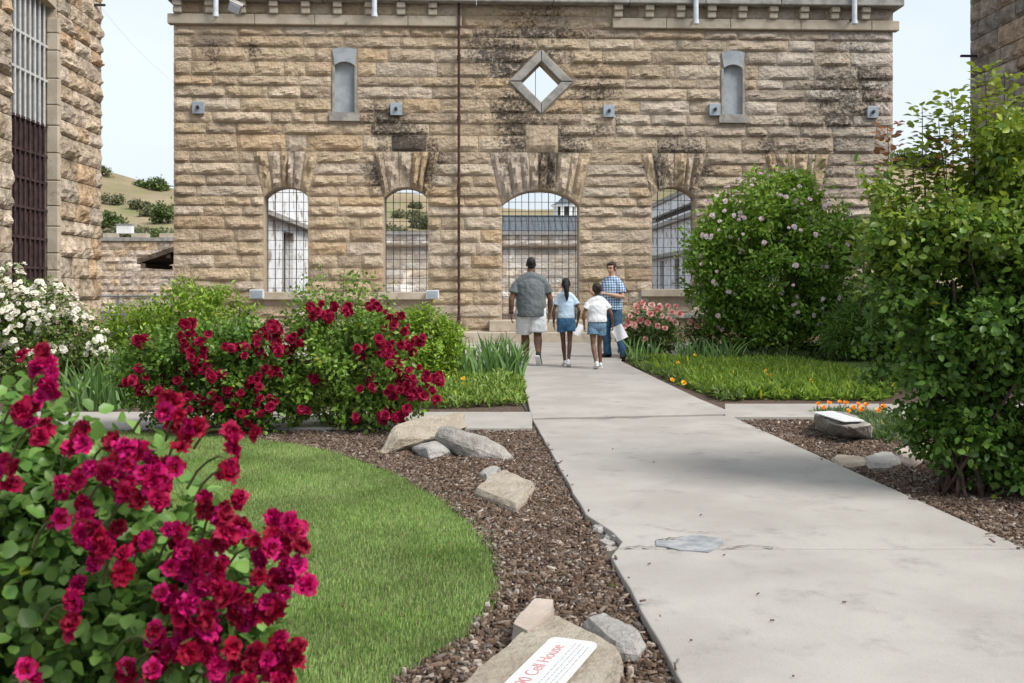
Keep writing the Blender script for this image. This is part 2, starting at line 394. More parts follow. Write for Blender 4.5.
# ------------------------------------------------------------------ masonry
def block_geo(uL, uR, v0, v1, nu, nv, bulge, seed, gap=0.008, back=0.05, rough=1.0):
    """rock-faced block in (u, v, d): d outward from the wall"""
    vs_, fs = [], []
    va, vb = v0 + gap, v1 - gap
    lean = mnoise.noise(Vector((seed * 7.3, 1.7, 0))) * 0.5
    for j in range(nv + 1):
        t = j / nv; v = va + (vb - va) * t
        l, r = uL(v) + gap, uR(v) - gap
        for i in range(nu + 1):
            s = i / nu; u = l + (r - l) * s
            es = 0.45 + 0.55 * min(1, min(s, 1 - s) * nu * 0.8); et = min(1, t / 0.2) * min(1, (1 - t) / 0.62) if 0 < t < 1 else 0.08
            if s in (0, 1): es *= 0.25
            q = Vector((u * 2.2 + seed * 3.1, v * 3.6 + seed, seed * 1.3))
            nn = mnoise.noise(q) + 0.6 * mnoise.noise(q * 2.6) + 0.35 * mnoise.noise(q * 5.5)
            rg_ = 1 - abs(mnoise.noise(q * 1.7 + Vector((3, 1, 7)))) * 2
            d = bulge * es * et ** .75 * max(0.05, 0.6 + rough * (0.55 * nn + 0.22 * rg_) + lean * (0.5 - t)) + 0.006
            ju = jv = 0
            if 0 < i < nu: ju = 0.10 * (r - l) / nu * mnoise.noise(q * 3)
            if 0 < j < nv: jv = 0.22 * (vb - va) / nv * mnoise.noise(q * 3 + Vector((9, 9, 9)))
            if i in (0, nu): ju = 0.008 * mnoise.noise(q * 4)
            if j in (0, nv): jv = 0.008 * mnoise.noise(q * 4 + Vector((5, 0, 0)))
            vs_.append((u + ju, v + jv, d))
    W = nu + 1
    for j in range(nv):
        for i in range(nu):
            a = j * W + i; fs.append((a, a + 1, a + W + 1, a + W))
    ring = [i for i in range(W)] + [j * W + nu for j in range(1, nv + 1)] + [nv * W + i for i in range(nu - 1, -1, -1)] + [j * W for j in range(nv - 1, 0, -1)]
    n0 = len(vs_); 
    for i in ring: vs_.append((vs_[i][0], vs_[i][1], -back))
    k = len(ring)
    for a in range(k):
        b = (a + 1) % k; fs.append((ring[b], ring[a], n0 + a, n0 + b))
    return vs_, fs

def lay_courses(bounds, u0, u1, obstacles, lmin, lmax, rng):
    """blocks (uL, uR, v0, v1) filling every course around the obstacles"""
    out = []
    for ci, (v0, v1) in enumerate(zip(bounds[:-1], bounds[1:])):
        vm = (v0 + v1) / 2
        obs = sorted([o for o in obstacles if o['z0'] < v1 - 0.03 and o['z1'] > v0 + 0.03], key=lambda o: o['c'])
        lefts = [lambda v: u0 + 0.0] + [o['R'] for o in obs]
        rights = [o['L'] for o in obs] + [lambda v: u1 + 0.0]
        for lf, rf in zip(lefts, rights):
            a, b = lf(vm), rf(vm)
            if b - a < 0.12: continue
            cuts = []; x = a + rng.uniform(lmin * 0.6, lmax)
            while x < b - lmin * 0.6:
                cuts.append(x); x += rng.uniform(lmin, lmax)
            fl = [lf] + [(lambda v, c=c: c) for c in cuts]; fr = [(lambda v, c=c: c) for c in cuts] + [rf]
            for p, q in zip(fl, fr): out.append((p, q, v0, v1))
    return out

def solid_wall(u0, u1, z0, z1, openings, d0, d1, mapf):
    """a wall with real openings: vertical slices between every opening edge. openings: dict u0,u1,lo(u),hi(u),n"""
    cuts = {round(u0, 4), round(u1, 4)}
    for o in openings:
        for i in range(o.get('n', 1) + 1): cuts.add(round(o['u0'] + (o['u1'] - o['u0']) * i / o.get('n', 1), 4))
    cuts = sorted(cuts); mb = MB()
    for a, b in zip(cuts[:-1], cuts[1:]):
        m = (a + b) / 2
        here = sorted([o for o in openings if o['u0'] - 1e-5 < m < o['u1'] + 1e-5], key=lambda o: o['lo'](m))
        zl = (z0, z0)
        spans = []
        for o in here:
            spans.append((zl, (o['lo'](a), o['lo'](b)))); zl = (o['hi'](a), o['hi'](b))
        spans.append((zl, (z1, z1)))
        for (l, h) in spans:
            if (h[0] - l[0]) + (h[1] - l[1]) < 0.002: continue
            v = [mapf(a, l[0], d0), mapf(b, l[1], d0), mapf(b, h[1], d0), mapf(a, h[0], d0),
                 mapf(a, l[0], d1), mapf(b, l[1], d1), mapf(b, h[1], d1), mapf(a, h[0], d1)]
            mb.add(v, [(0,1,2,3),(5,4,7,6),(0,4,5,1),(1,5,6,2),(2,6,7,3),(3,7,4,0)])
    return mb

def place_blocks(root, blocks, mapf, m, colf, bulge, rng, nu_per=0.085, nv=5, limit=300, name='block', stainf=None, rough=1.0, order=None):
    blocks = sorted(blocks, key=order or (lambda b: -(b[1]((b[2]+b[3])/2) - b[0]((b[2]+b[3])/2)) * (b[3] - b[2])))
    rv, rf, rc = [], [], []
    for i, (lf, rf_, v0, v1) in enumerate(blocks):
        vm = (v0 + v1) / 2; w = rf_(vm) - lf(vm)
        nu = max(3, min(12, int(w / nu_per)))
        g, f = block_geo(lf, rf_, v0, v1, nu, nv, bulge * rng.uniform(0.7, 1.25), rng.uniform(0, 90), rough=rough)
        c = colf(rng, (lf(vm) + rf_(vm)) / 2, vm)
        sk = rng.uniform(.6, 1.1)
        cols = [(*c, stainf(p[0], p[1]) * sk if stainf else 0.0) for p in g]
        wv = [mapf(*p) for p in g]
        if i < limit: mk(name, wv, f, MATS[m], root, cols)
        else:
            n = len(rv); rv += wv; rf += [tuple(k + n for k in q) for q in f]; rc += cols
    if rv: tag(mk(name + '_courses', rv, rf, MATS[m], root, rc), kind='stuff')

# ------------------------------------------------------------------ the roofless cell house: front wall
FY = 25.0
fu = lambda px: onY(px, HOR, FY).x
fz = lambda px, py: onY(px, py, FY).z
fmap = lambda u, v, d: Vector((u, FY - d, v))
U0, U1 = fu(173.5), fu(893)
facade = thing('cell_house_facade', 'tan rock-faced sandstone front wall with arched openings and a diamond window', 'building', ((U0 + U1) / 2, FY, 0))
ZB, ZBAND0, ZBAND1, ZCOR, ZTOP = 0.0, fz(512, 28), fz(512, 18), fz(512, 5.5), fz(512, -14)
def arch_opening(pxl, pxr, pyb, pys, pyc):
    l, r, zb, zs, zc = fu(pxl), fu(pxr), fz((pxl+pxr)/2, pyb), fz((pxl+pxr)/2, pys), fz((pxl+pxr)/2, pyc)
    w, h = r - l, zc - zs; rad = (w*w/4 + h*h) / (2*h); cz = zc - rad; cx = (l + r) / 2
    return dict(u0=l, u1=r, zb=zb, zs=zs, zc=zc, cx=cx, cz=cz, rad=rad, n=14,
                lo=lambda u: zb, hi=lambda u: cz + math.sqrt(max(rad*rad - (u-cx)**2, (zs-cz)**2)))
OPEN = [arch_opening(264, 308, 292, 197, 187), arch_opening(384, 428, 292, 198, 187.5), arch_opening(502, 579, 320, 205, 190),
        arch_opening(652, 695.5, 289, 197.5, 187), arch_opening(775, 819, 289, 197.5, 187)]
DIA = dict(cx=fu(541), cz=fz(541, 82), ro=33.0 / 1000 * FY, ri=20.5 / 1000 * FY)
dia_open = dict(u0=DIA['cx']-DIA['ri'], u1=DIA['cx']+DIA['ri'], n=2, lo=lambda u: DIA['cz'] - (DIA['ri'] - abs(u-DIA['cx'])), hi=lambda u: DIA['cz'] + (DIA['ri'] - abs(u-DIA['cx'])))
NICHE = []
for (a, b, yt, yb) in ((335, 354.5, 62, 113), (723.5, 742, 65, 115)):
    m = (a + b) / 2; l, r, zb, zt = fu(a), fu(b), fz(m, yb), fz(m, yt)
    NICHE.append(dict(u0=l, u1=r, zb=zb, zt=zt, cx=(l+r)/2, n=8, lo=lambda u, zb=zb: zb, hi=lambda u, zt=zt, l=l, r=r: zt - 0.09 * ((2*u-l-r)/(r-l))**2))
core = solid_wall(U0 + 0.02, U1 - 0.02, -0.2, ZCOR, OPEN + [dia_open] + NICHE, 0.0, -0.55, fmap)
core.build('wall_core', MATS['mortar'], facade)

ZS = [fz(290, y) for y in (345, 330, 318, 305, 292, 281, 268, 255, 242, 229, 216, 206, 196.5, 186, 175, 163, 151, 134.5, 123.3, 112, 98, 86, 76, 61.5, 47.5, 36, 26.4)]
ZS[0] = 0.0; ZFAN = fz(290, 151)
obstacles = []
for o in OPEN:
    obstacles.append(dict(c=o['cx'], z0=o['zb'] - 0.17, z1=o['zs'], L=lambda v, o=o: o['u0'], R=lambda v, o=o: o['u1']))
    zt = ZFAN
    half = lambda v, o=o: (o['u1']-o['u0'])/2 + max(0, v - o['zs']) * 0.24
    o['half'] = half; o['zt'] = zt
    obstacles.append(dict(c=o['cx'], z0=o['zs'], z1=zt, L=lambda v, o=o: o['cx'] - o['half'](v), R=lambda v, o=o: o['cx'] + o['half'](v)))
obstacles[4]['z0'] = 0
obstacles.append(dict(c=DIA['cx'], z0=DIA['cz']-DIA['ro'], z1=DIA['cz']+DIA['ro'],
    L=lambda v: DIA['cx'] - max(0, DIA['ro'] - abs(v-DIA['cz'])), R=lambda v: DIA['cx'] + max(0, DIA['ro'] - abs(v-DIA['cz']))))
for q in NICHE:
    obstacles.append(dict(c=q['cx'], z0=q['zb']-0.22, z1=q['zt']+0.36, L=lambda v, q=q: q['u0'] - 0.07, R=lambda v, q=q: q['u1'] + 0.07))
sqc = (fu(526.5), fu(557), ZS[-11] if False else fz(541, 147), fz(541, 124))
obstacles.append(dict(c=fu(541.5), z0=ZS[16], z1=ZS[18]-0.05, L=lambda v: fu(526), R=lambda v: fu(558)))
rb = random.Random(3)
blocks = lay_courses(ZS, U0, U1, obstacles, 0.5, 1.7, rb)
# the middle bay runs on up to the cornice
ctop = [ZS[-1], (ZS[-1]+ZCOR)/2 + .02, ZCOR]
UP0, UP1 = fu(462), fu(612)
blocks += [b for b in lay_courses(ctop, UP0, UP1, [], 0.6, 1.5, rb)]
STAINS = [(405,165,52,1.1),(540,150,62,1.0),(500,55,50,.9),(595,85,42,.7),(675,170,52,1.05),(795,158,60,.85),(845,95,70,.85),(390,125,40,.9),(548,22,70,.8),(212,54,16,.9),(252,50,14,.8),(600,125,40,.8),(478,110,30,.6),(850,50,50,.55),(515,110,40,.9),(735,120,40,.6)]
ST = [(fu(a), fz(a, b), c / 1000 * FY, d) for a, b, c, d in STAINS]
def stain(u, v):
    s = 0
    for (a, b, c, d) in ST:
        q = ((u-a)/c)**2 + ((v-b)/(c))**2
        if q < 1: s = max(s, d * (1 - q) ** .7)
    return s
PAL = [(0.47,0.365,0.255),(0.50,0.40,0.29),(0.46,0.365,0.265),(0.55,0.455,0.345),(0.49,0.37,0.245),(0.42,0.34,0.255),(0.52,0.44,0.35),(0.48,0.385,0.27)]
def stone_col(rng, u, v):
    c = rng.choice(PAL); k = rng.uniform(0.9, 1.12)
    w = max(0, (u - 1.5) / 9)                # the right-hand bays weather greyer
    c = [x * k for x in c]; g = sum(c) / 3
    return tuple(x * (1 - .4*w) + g * .4*w for x in c)
place_blocks(facade, blocks, fmap, 'sandstone', stone_col, 0.070, rb, nv=6, stainf=stain, rough=1.5)

# arch stones fanning over each opening
FANPAL = PAL + [(0.5,0.42,0.34),(0.46,0.39,0.33)]
for oi, o in enumerate(OPEN):
    n = 9 if oi == 2 else 6
    wts = [rb.uniform(.6, 1.45) for _ in range(n)]; cum = [sum(wts[:k]) / sum(wts) for k in range(n + 1)]
    for i in range(n):
        s0, s1 = -1 + 2 * cum[i], -1 + 2 * cum[i + 1]
        seed = rb.uniform(0, 90); c = rb.choice(FANPAL); nu, nv = 4, 8
        def umap(s, v, o=o): return o['cx'] + s * o['half'](v)
        g, f = [], []
        key = (i == n // 2); sk = rb.uniform(.1, 1.0)
        for j in range(nv + 1):
            for k in range(nu + 1):
                s = s0 + (s1 - s0) * (k / nu) * 0.94 + (s1 - s0) * 0.03
                zlow = o['hi'](umap(s, o['zs'])) + 0.01
                zlow = max(zlow, o['zs'])
                v = zlow + (o['zt'] - 0.012 - zlow) * j / nv; u = umap(s, v)
                q = Vector((u * 3 + seed, v * 2.4, seed))
                e = min(1, min(k, nu - k) * .8) * min(1, min(j, nv - j) * .8)
                d = 0.02 + e * (0.09 if not key else 0.15) * (0.7 + 1.4 * mnoise.noise(q * 1.4) + 1.2 * mnoise.noise(q * 3.6))
                g.append((u, v, d))
        Wd = nu + 1
        for j in range(nv):
            for k in range(nu):
                a = j * Wd + k; f.append((a, a + 1, a + Wd + 1, a + Wd))
        ring = list(range(Wd)) + [j*Wd+nu for j in range(1, nv+1)] + [nv*Wd+k for k in range(nu-1, -1, -1)] + [j*Wd for j in range(nv-1, 0, -1)]
        n0 = len(g); g += [(g[r][0], g[r][1], -0.05) for r in ring]
        f += [(ring[(a+1) % len(ring)], ring[a], n0 + a, n0 + (a+1) % len(ring)) for a in range(len(ring))]
        mk('arch_stone', [fmap(*p) for p in g], f, MATS['sandstone'], facade, [(*c, stain(p[0], p[1]) * sk) for p in g])
# square boss stone under the diamond
g, f = block_geo(lambda v: fu(526), lambda v: fu(558), ZS[16], ZS[18] - 0.03, 9, 8, 0.12, 4.4, rough=0.9)
mk('boss_stone', [fmap(*p) for p in g], f, MATS['sandstone'], facade, [(0.47, 0.385, 0.285, 0.35) for p in g])
# diamond frame: four dressed stones
cx, cz, ro, ri = DIA['cx'], DIA['cz'], DIA['ro'] - 0.015, DIA['ri']
for k in range(4):
    a0, a1 = k * math.pi / 2, (k + 1) * math.pi / 2
    pt = lambda r, a: (cx + r * math.cos(a), cz + r * math.sin(a))
    e = 0.012
    def shr(p, q, t): return (p[0] + (q[0]-p[0]) * t, p[1] + (q[1]-p[1]) * t)
    o0, o1, i0, i1 = pt(ro, a0), pt(ro, a1), pt(ri, a0), pt(ri, a1)
    q4 = [shr(o0, o1, e), shr(o1, o0, e), shr(i1, i0, e), shr(i0, i1, e)]
    v = [fmap(p[0], p[1], 0.075) for p in q4] + [fmap(p[0], p[1], -0.14) for p in q4]
    o = mk('diamond_frame_stone', v, [(0,1,2,3),(7,6,5,4),(0,4,5,1),(1,5,6,2),(2,6,7,3),(3,7,4,0)], MATS['grey_stone'], facade); cull(o, 0.02)
p0, p1 = fmap(cx - 0.12, cz + ri * .7, -0.3), fmap(cx - 0.12, cz - ri * .7, -0.3)
MB().tube([p0 + Vector((0,0,.3)), p1 - Vector((0,0,.3))], 0.008, 5).build('window_wire', MATS['grille_wire'], facade)
# blind niches with arched head, sill and grey infill
for q in NICHE:
    l, r, zb, zt = q['u0'], q['u1'], q['zb'], q['zt']
    MB().box((l - .01, FY + 0.075, zb - 0.05), (r + .01, FY + 0.2, zt + 0.05)).build('niche_panel', MATS['niche_stone'], facade)
    MB().box((l - 0.13, FY - 0.11, zb - 0.21), (r + 0.13, FY + 0.13, zb)).build('niche_sill', MATS['grey_stone'], facade)
    n = 8; v = []; 
    for d in (0.06, -0.1):
        for i in range(n + 1):
            u = l + (r - l) * i / n; v.append(fmap(u, q['hi'](u) + 0.003, d))
        for i in range(n, -1, -1):
            s = i / n; u = l - 0.06 + (r - l + 0.12) * s; v.append(fmap(u, zt + 0.35 - 0.05 * (2*s-1)**2, d))
    k = 2 * n + 2
    f = [tuple(range(k)), tuple(range(2*k-1, k-1, -1))] + [(i, k+i, k+(i+1) % k, (i+1) % k) for i in range(k)]
    mk('niche_head', v, f, MATS['niche_stone'], facade)
    for s in (l - 0.062, r + 0.006):
        MB().box((s, FY - 0.045, zb), (s + 0.056, FY + 0.1, zt - 0.1)).build('niche_jamb', MATS['grey_stone'], facade)
# band, corbels, cornice, parapet; the band stops either side of the middle bay
def band(a, b):
    x = a
    while x < b - 0.3:
        w = min(rb.uniform(1.3, 2.4), b - x); 
        if b - x - w < 0.5: w = b - x
        o = MB().box((x + .004, FY - 0.13, ZBAND0), (x + w - .004, FY + 0.1, ZBAND1)).build('band_stone', MATS['smooth_sandstone'], facade); cull(o, 0.02)
        x += w
band(U0 - 0.12, UP0); band(UP1, U1 + 0.12)
for (a, b) in ((U0, UP0), (UP1, U1)):
    fb = lay_courses([ZBAND1, ZCOR], a, b, [], 0.78, 0.8, rb)
    place_blocks(facade, fb, fmap, 'sandstone', stone_col, 0.06, rb, name='frieze_block')
    x = a + 0.04
    while x < b - 0.1:
        mb = MB(); mb.box((x - .008, FY - 0.20, ZBAND1 + 0.004), (x + 0.208, FY + 0.05, ZCOR - 0.15)); mb.box((x - 0.01, FY - 0.26, ZCOR - 0.147), (x + 0.21, FY + 0.05, ZCOR - 0.003))
        o = mb.build('corbel', MATS['smooth_sandstone'], facade); cull(o, 0.03); x += 0.782
x = U0 - 0.12
while x < U1 + 0.1:
    w = min(1.9, U1 + 0.16 - x)
    o = MB().box((x + .005, FY - 0.34, ZCOR), (x + w - .005, FY + 0.55, ZTOP)).build('cornice_stone', MATS['grey_stone'], facade); cull(o, 0.025); x += w
# window sills, and the grey coping at the foot of the right-hand window
for oi, o in enumerate(OPEN):
    if oi == 2: continue
    ex = 0.30 if oi == 3 else 0.16
    oo = MB().box((o['u0'] - ex, FY - 0.16, o['zb'] - 0.19), (o['u1'] + (0.12 if oi == 3 else ex), FY + 0.3, o['zb'])).build('window_sill', MATS['smooth_sandstone'], facade); cull(oo, 0.015)
# wire grilles
for oi, o in enumerate(OPEN):
    mb = MB(); step = 0.17; u = o['u0'] + 0.03; k = 0
    dep = FY + 0.32
    while u < o['u1']:
        rr_ = 0.010 if k % 3 == 1 else 0.0065
        mb.box((u - rr_, dep - rr_, o['zb']), (u + rr_, dep + rr_, o['hi'](u))); u += step * rb.uniform(.9, 1.1); k += 1
    z = o['zb'] + 0.1
    while z < o['zc'] - 0.03:
        hw = (o['u1'] - o['u0']) / 2 if z < o['zs'] else math.sqrt(max(0, o['rad']**2 - (z - o['cz'])**2))
        mb.box((o['cx'] - hw, dep + 0.012, z - 0.006), (o['cx'] + hw, dep + 0.024, z + 0.006)); z += 0.24
    mb.build('wire_grille', MATS['grille_wire'], facade)
# rusty standpipe, wall tie plates, short downpipes, lamp, small boxes
pipe = thing('standpipe', 'thin rusty vertical pipe running the full height of the sandstone facade', 'pipe', (fu(459), FY - 0.16, 0))
MB().tube([(fu(459), FY - 0.16, 0.12), (fu(459), FY - 0.16, ZCOR + 1.0)], 0.034, 10).build('pipe_run', MATS['rust_pipe'], pipe)
for z in (0.6, 2.2, 3.9, 5.6, 7.1):
    MB().tube([(fu(459), FY - 0.16, z - .05), (fu(459), FY - 0.16, z + .05)], 0.046, 10).box((fu(459) - .02, FY - 0.12, z - .03), (fu(459) + .02, FY + 0.0, z + .03)).build('pipe_clamp', MATS['rust_pipe'], pipe)
for (x, y, lb) in ((198, 107.5, 'grey steel tie plate near the left corner of the facade'), (396, 109, 'grey steel tie plate between the left niche and the standpipe'),
                   (609, 111, 'grey steel tie plate right of the diamond window'), (715, 109.5, 'grey steel tie plate touching the sill of the right niche'), (873, 112, 'grey steel tie plate near the right corner of the facade')):
    c = onY(x, y, FY - 0.115)
    t = thing('tie_plate', lb, 'tie plate', c, 'steel tie plates bolted to the facade')
    cull(MB().box((c.x - .14, c.y - .012, c.z - .15), (c.x + .14, c.y + .105, c.z + .15)).build('plate', MATS['galvanised'], t), 0.006)
    MB().tube([(c.x, c.y - .015, c.z), (c.x, c.y - .07, c.z)], 0.045, 6).build('bolt', MATS['bolt_metal'], t)
for (x, lb) in ((220, 'pale short downpipe below the cornice, leftmost of four'), (376, 'pale short downpipe below the cornice, left of the standpipe'),
                (692.5, 'pale short downpipe below the cornice, above the right niche'), (848.5, 'pale short downpipe below the cornice, rightmost of four')):
    X = fu(x); zb_ = fz(x, 20 if x < 600 else 27); t = thing('downpipe', lb, 'downpipe', (X, FY - 0.40, zb_), 'short downpipes under the cornice')
    MB().tube([(X, FY - 0.40, zb_ - .02), (X, FY - 0.40, ZTOP + 0.5)], 0.062, 12).build('pipe_run', MATS['pale_pipe'], t)
    MB().tube([(X, FY - 0.40, zb_ - .03), (X, FY - 0.40, zb_ + .05)], 0.075, 12).build('collar', MATS['pale_pipe'], t)
    MB().box((X - .02, FY - 0.35, zb_ + .1), (X + .02, FY - 0.1, zb_ + .14)).build('bracket', MATS['bolt_metal'], t)
c = onY(235, 7, FY - 0.5)
t = thing('floodlight', 'small grey floodlight under the cornice near the left corner', 'lamp', c)
rt = Matrix.Rotation(math.radians(35), 3, 'X') @ Matrix.Rotation(math.radians(25), 3, 'Y')
MB().box((c.x - .16, c.y - .1, c.z - .13), (c.x + .16, c.y + .1, c.z + .13), rt).build('housing', MATS['grey_stone'], t)
MB().box((c.x - .13, c.y - .115, c.z - .10), (c.x + .13, c.y - .10, c.z + .10), rt, c).build('lens', MATS['pale_pipe'], t)
MB().tube([(c.x, c.y + .05, c.z + .1), (c.x, c.y + .15, c.z + .22), (c.x, FY - .3, c.z + .3)], 0.02, 6).build('bracket', MATS['bolt_metal'], t)
for (x, y, w, lb) in ((257, 294, .17, 'small pale utility box at the sill of the leftmost arched window'), (432.5, 294.5, .16, 'small blue-grey utility box right of the second arched window')):
    c = onY(x, y, FY - 0.26)
    t = thing('utility_box', lb, 'utility box', c)
    cull(MB().box((c.x - w, c.y - .06, c.z - .11), (c.x + w, c.y + .06, c.z + .11)).build('housing', MATS['pale_pipe'], t), .01)
    MB().box((c.x - w + .03, c.y - .07, c.z - .08), (c.x + w - .03, c.y - .062, c.z + .08)).build('cover', MATS['galvanised'], t)
    MB().box((c.x - .03, c.y + .05, c.z - .05), (c.x + .03, FY - .005, c.z + .02)).build('bracket', MATS['galvanised'], t)

# door steps and low plinth coping to the right
t = thing('door_steps', 'broad sandstone steps below the central barred doorway', 'steps', (fu(541), FY - 0.5, 0))
zd = fz(541, 320)
cull(MB().box((fu(489), FY - 0.42, 0.3), (fu(600), FY + 0.5, zd)).build('threshold', MATS['smooth_sandstone'], t), 0.02)
for a, b in ((452, 505), (505, 560), (560, 622)):
    cull(MB().box((fu(a) + .004, FY - 0.80, -0.05), (fu(b) - .004, FY - 0.02, 0.30)).build('step', MATS['smooth_sandstone'], t), 0.02)
t = thing('plinth_ledge', 'low grey stone ledge below the window right of the doorway', 'ledge', (fu(650), FY - 0.3, 0))
for a, b in ((622, 690), (690, 770), (770, 860)):
    cull(MB().box((fu(a) + .004, FY - 0.50, -0.05), (fu(b) - .004, FY - 0.12, 0.62)).build('ledge_stone', MATS['sandstone'], t, (0.40, .30, .21, 0)), 0.03)
    cull(MB().box((fu(a) + .002, FY - 0.56, 0.622), (fu(b) - .002, FY - 0.12, 0.74)).build('coping_stone', MATS['grey_stone'], t), 0.015)
def rubble_col(pal):
    def f(r, u, v):
        k = r.uniform(.82, 1.14); return tuple(c * k for c in r.choice(pal))
    return f
# ------------------------------------------------------------------ inside the ruin: side walls and rear wall, no roof
BY = 58.0
def side_wall(name, label, X, sgn, ztop, slots, ledges):
    """whitewashed wall running away from the facade; sgn +1 when its inner face looks to +X"""
    t = thing(name, label, 'wall', (X, 40, 0))
    mp = lambda u, v, d: Vector((X + sgn * d, u, v))
    ops = [dict(u0=a, u1=b, n=1, lo=lambda u, l=l: l, hi=lambda u, h=h: h) for (a, b, l, h) in slots]
    solid_wall(25.56, BY, -0.2, ztop, ops, 0.0, -0.3, mp).build('plastered_face', MATS['whitewash'], t)
    solid_wall(25.56, BY, -0.2, ztop - 0.004, [], -0.302, -0.5, mp).build('outer_face', MATS['dark_recess'], t)
    for (z, th, pr) in ledges:
        MB().box(*[tuple(min(a, b) if k == 0 else max(a, b) for a, b in zip(mp(25.6, z, 0.001), mp(BY - .3, z + th, pr))) for k in (0, 1)]).build('ledge', MATS['grey_stone'], t)
    MB().box(*[tuple(min(a, b) if k == 0 else max(a, b) for a, b in zip(mp(25.57, ztop + .002, 0.12), mp(BY - .01, ztop + 0.22, -0.55))) for k in (0, 1)]).build('coping', MATS['grey_stone'], t)
    return t
side_wall('ruin_side_wall', 'whitewashed ruin wall seen at an angle through the leftmost arched window', U0 + 0.5, 1, 5.6,
          [(31.5, 33.9, 0.4, 3.5), (36.6, 38.6, 0.4, 3.5), (46, 48, .4, 3.5)], [(3.78, 0.16, 0.28)])
side_wall('ruin_side_wall', 'grey-white ruin wall seen at an angle through the window beside the pink shrub', U1 - 0.5, -1, 6.0,
          [(40, 41.5, .2, 2.9), (45, 46.3, .2, 2.9), (49, 50.2, .2, 2.9), (53, 54.2, .2, 2.9), (39, 57, 5.1, 5.45)], [(4.7, 0.2, 0.3), (3.05, 0.2, 0.3)])
rear = thing('ruin_rear_wall', 'pale patchy block wall at the back of the ruin, seen through the doorway', 'wall', (1, BY, 0))
rmap = lambda u, v, d: Vector((u, BY - d, v))
ra, rb_ = U0 + 0.1, U1 - 0.1
solid_wall(ra, rb_, -0.2, 4.55, [], 0.0, -0.5, rmap).build('wall_core', MATS['mortar'], rear)
MB().box((ra, BY - .25, 3.84), (rb_, BY - .05, 3.94)).build('ledge', MATS['weathered_wood'], rear)  # ledge in a dark tone that paints in the shadow line under the coping
MB().box((ra, BY - .2, 4.553), (rb_, BY + .6, 4.75)).build('coping', MATS['grey_stone'], rear)
rr2 = random.Random(21)
FPAL = [(.52,.45,.37),(.58,.52,.45),(.48,.42,.35),(.62,.57,.50),(.54,.44,.34)]
ub = lay_courses([0.0, .42, .86, 1.26, 1.7, 2.1, 2.52, 2.95, 3.4, 3.8], ra, rb_, [], 0.7, 1.5, rr2) + lay_courses([4.0, 4.28, 4.54], ra, rb_, [], 0.8, 1.5, rr2)
place_blocks(rear, ub, rmap, 'far_masonry', rubble_col(FPAL), 0.05, rr2, nu_per=0.4, nv=3, limit=120)

# ------------------------------------------------------------------ the buildings either side
# left: wall running along the view, far corner at the sky gap, with a tall barred window
LX = -7.4
lmap = lambda u, v, d: Vector((LX + d, u, v))
LEND = onX(101, HOR, LX).y
LW0, LW1 = onX(12, HOR, LX).y, onX(57, HOR, LX).y
lb_ = thing('guard_building', 'rough tan rubble building at the left edge with a tall barred window', 'building', (LX - 2, LEND - 3, 0))
lz0, lz1 = 1.25, 6.4
lop = dict(u0=LW0, u1=LW1, n=8, lo=lambda u: lz0, hi=lambda u: lz1 - 0.08 * ((2*u-LW0-LW1)/(LW1-LW0))**2)
LTOP = 8.6
solid_wall(9.0, LEND - 0.06, -0.2, LTOP, [lop], -0.02, -0.6, lmap).build('wall_core', MATS['mortar'], lb_)
MB().box((LX - 6, LEND - 0.6, -.2), (LX - 0.62, LEND - 0.06, LTOP)).build('end_wall', MATS['far_rubble'], lb_)
MB().box((LX - 6, 9, LTOP + .003), (LX + .25, LEND + .25, LTOP + .4)).build('cornice', MATS['smooth_sandstone'], lb_)
rl = random.Random(5)
LPAL = [(.53,.42,.30),(.57,.47,.36),(.50,.41,.31),(.60,.51,.41),(.52,.38,.25),(.48,.41,.33),(.55,.45,.35)]
lobs = [dict(c=(LW0+LW1)/2, z0=lz0-.15, z1=lz1+.05, L=lambda v: LW0 - .02, R=lambda v: LW1 + .02)]
zb_ = [0.0]
while zb_[-1] < LTOP - .3: zb_.append(min(LTOP, zb_[-1] + rl.uniform(.26, .42)))
zb_[-1] = LTOP
lblocks = lay_courses(zb_, 12.5, LEND, lobs, 0.35, 0.95, rl)
place_blocks(lb_, lblocks, lmap, 'rubble_stone', rubble_col(LPAL), 0.07, rl, nu_per=0.07, nv=6, rough=2.0, order=lambda b: -b[2])
# quoins turning the far corner
for a, b in zip(zb_[:-1], zb_[1:]):
    g, f = block_geo(lambda v: 0.0, lambda v: rl.uniform(.5, .9) if False else 0.7, a, b, 5, 4, 0.05, rl.uniform(0, 90), rough=1.5)
    mk('quoin_stone', [Vector((LX - p[0], LEND - 0.06 + p[2], p[1])) for p in g], [q[::-1] for q in f], MATS['rubble_stone'], lb_, [(*rl.choice(LPAL), 0) for _ in (0,)][0])
# recessed dressed jamb stones, grille and panels
z = lz0
while z < lz1 - .3:
    h = rl.uniform(.28, .5); h = min(h, lz1 - .25 - z)
    cull(MB().box((LX - .17, LW1 - .03, z + .006), (LX + .03, LW1 + .12, z + h - .006)).build('jamb_stone', MATS['smooth_sandstone'], lb_), .015); z += h
zmid = onX(30, 118, LX - .16).z
BX = LX - 0.16
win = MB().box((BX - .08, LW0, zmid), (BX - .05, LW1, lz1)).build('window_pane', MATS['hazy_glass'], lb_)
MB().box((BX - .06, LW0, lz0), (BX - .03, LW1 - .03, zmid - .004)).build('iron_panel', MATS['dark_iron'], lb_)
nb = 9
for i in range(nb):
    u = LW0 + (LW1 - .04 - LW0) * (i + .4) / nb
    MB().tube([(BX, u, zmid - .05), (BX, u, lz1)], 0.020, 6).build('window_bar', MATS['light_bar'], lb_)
    MB().tube([(BX, u, lz0), (BX, u, zmid - .05)], 0.020, 6).build('window_bar', MATS['dark_iron'], lb_)
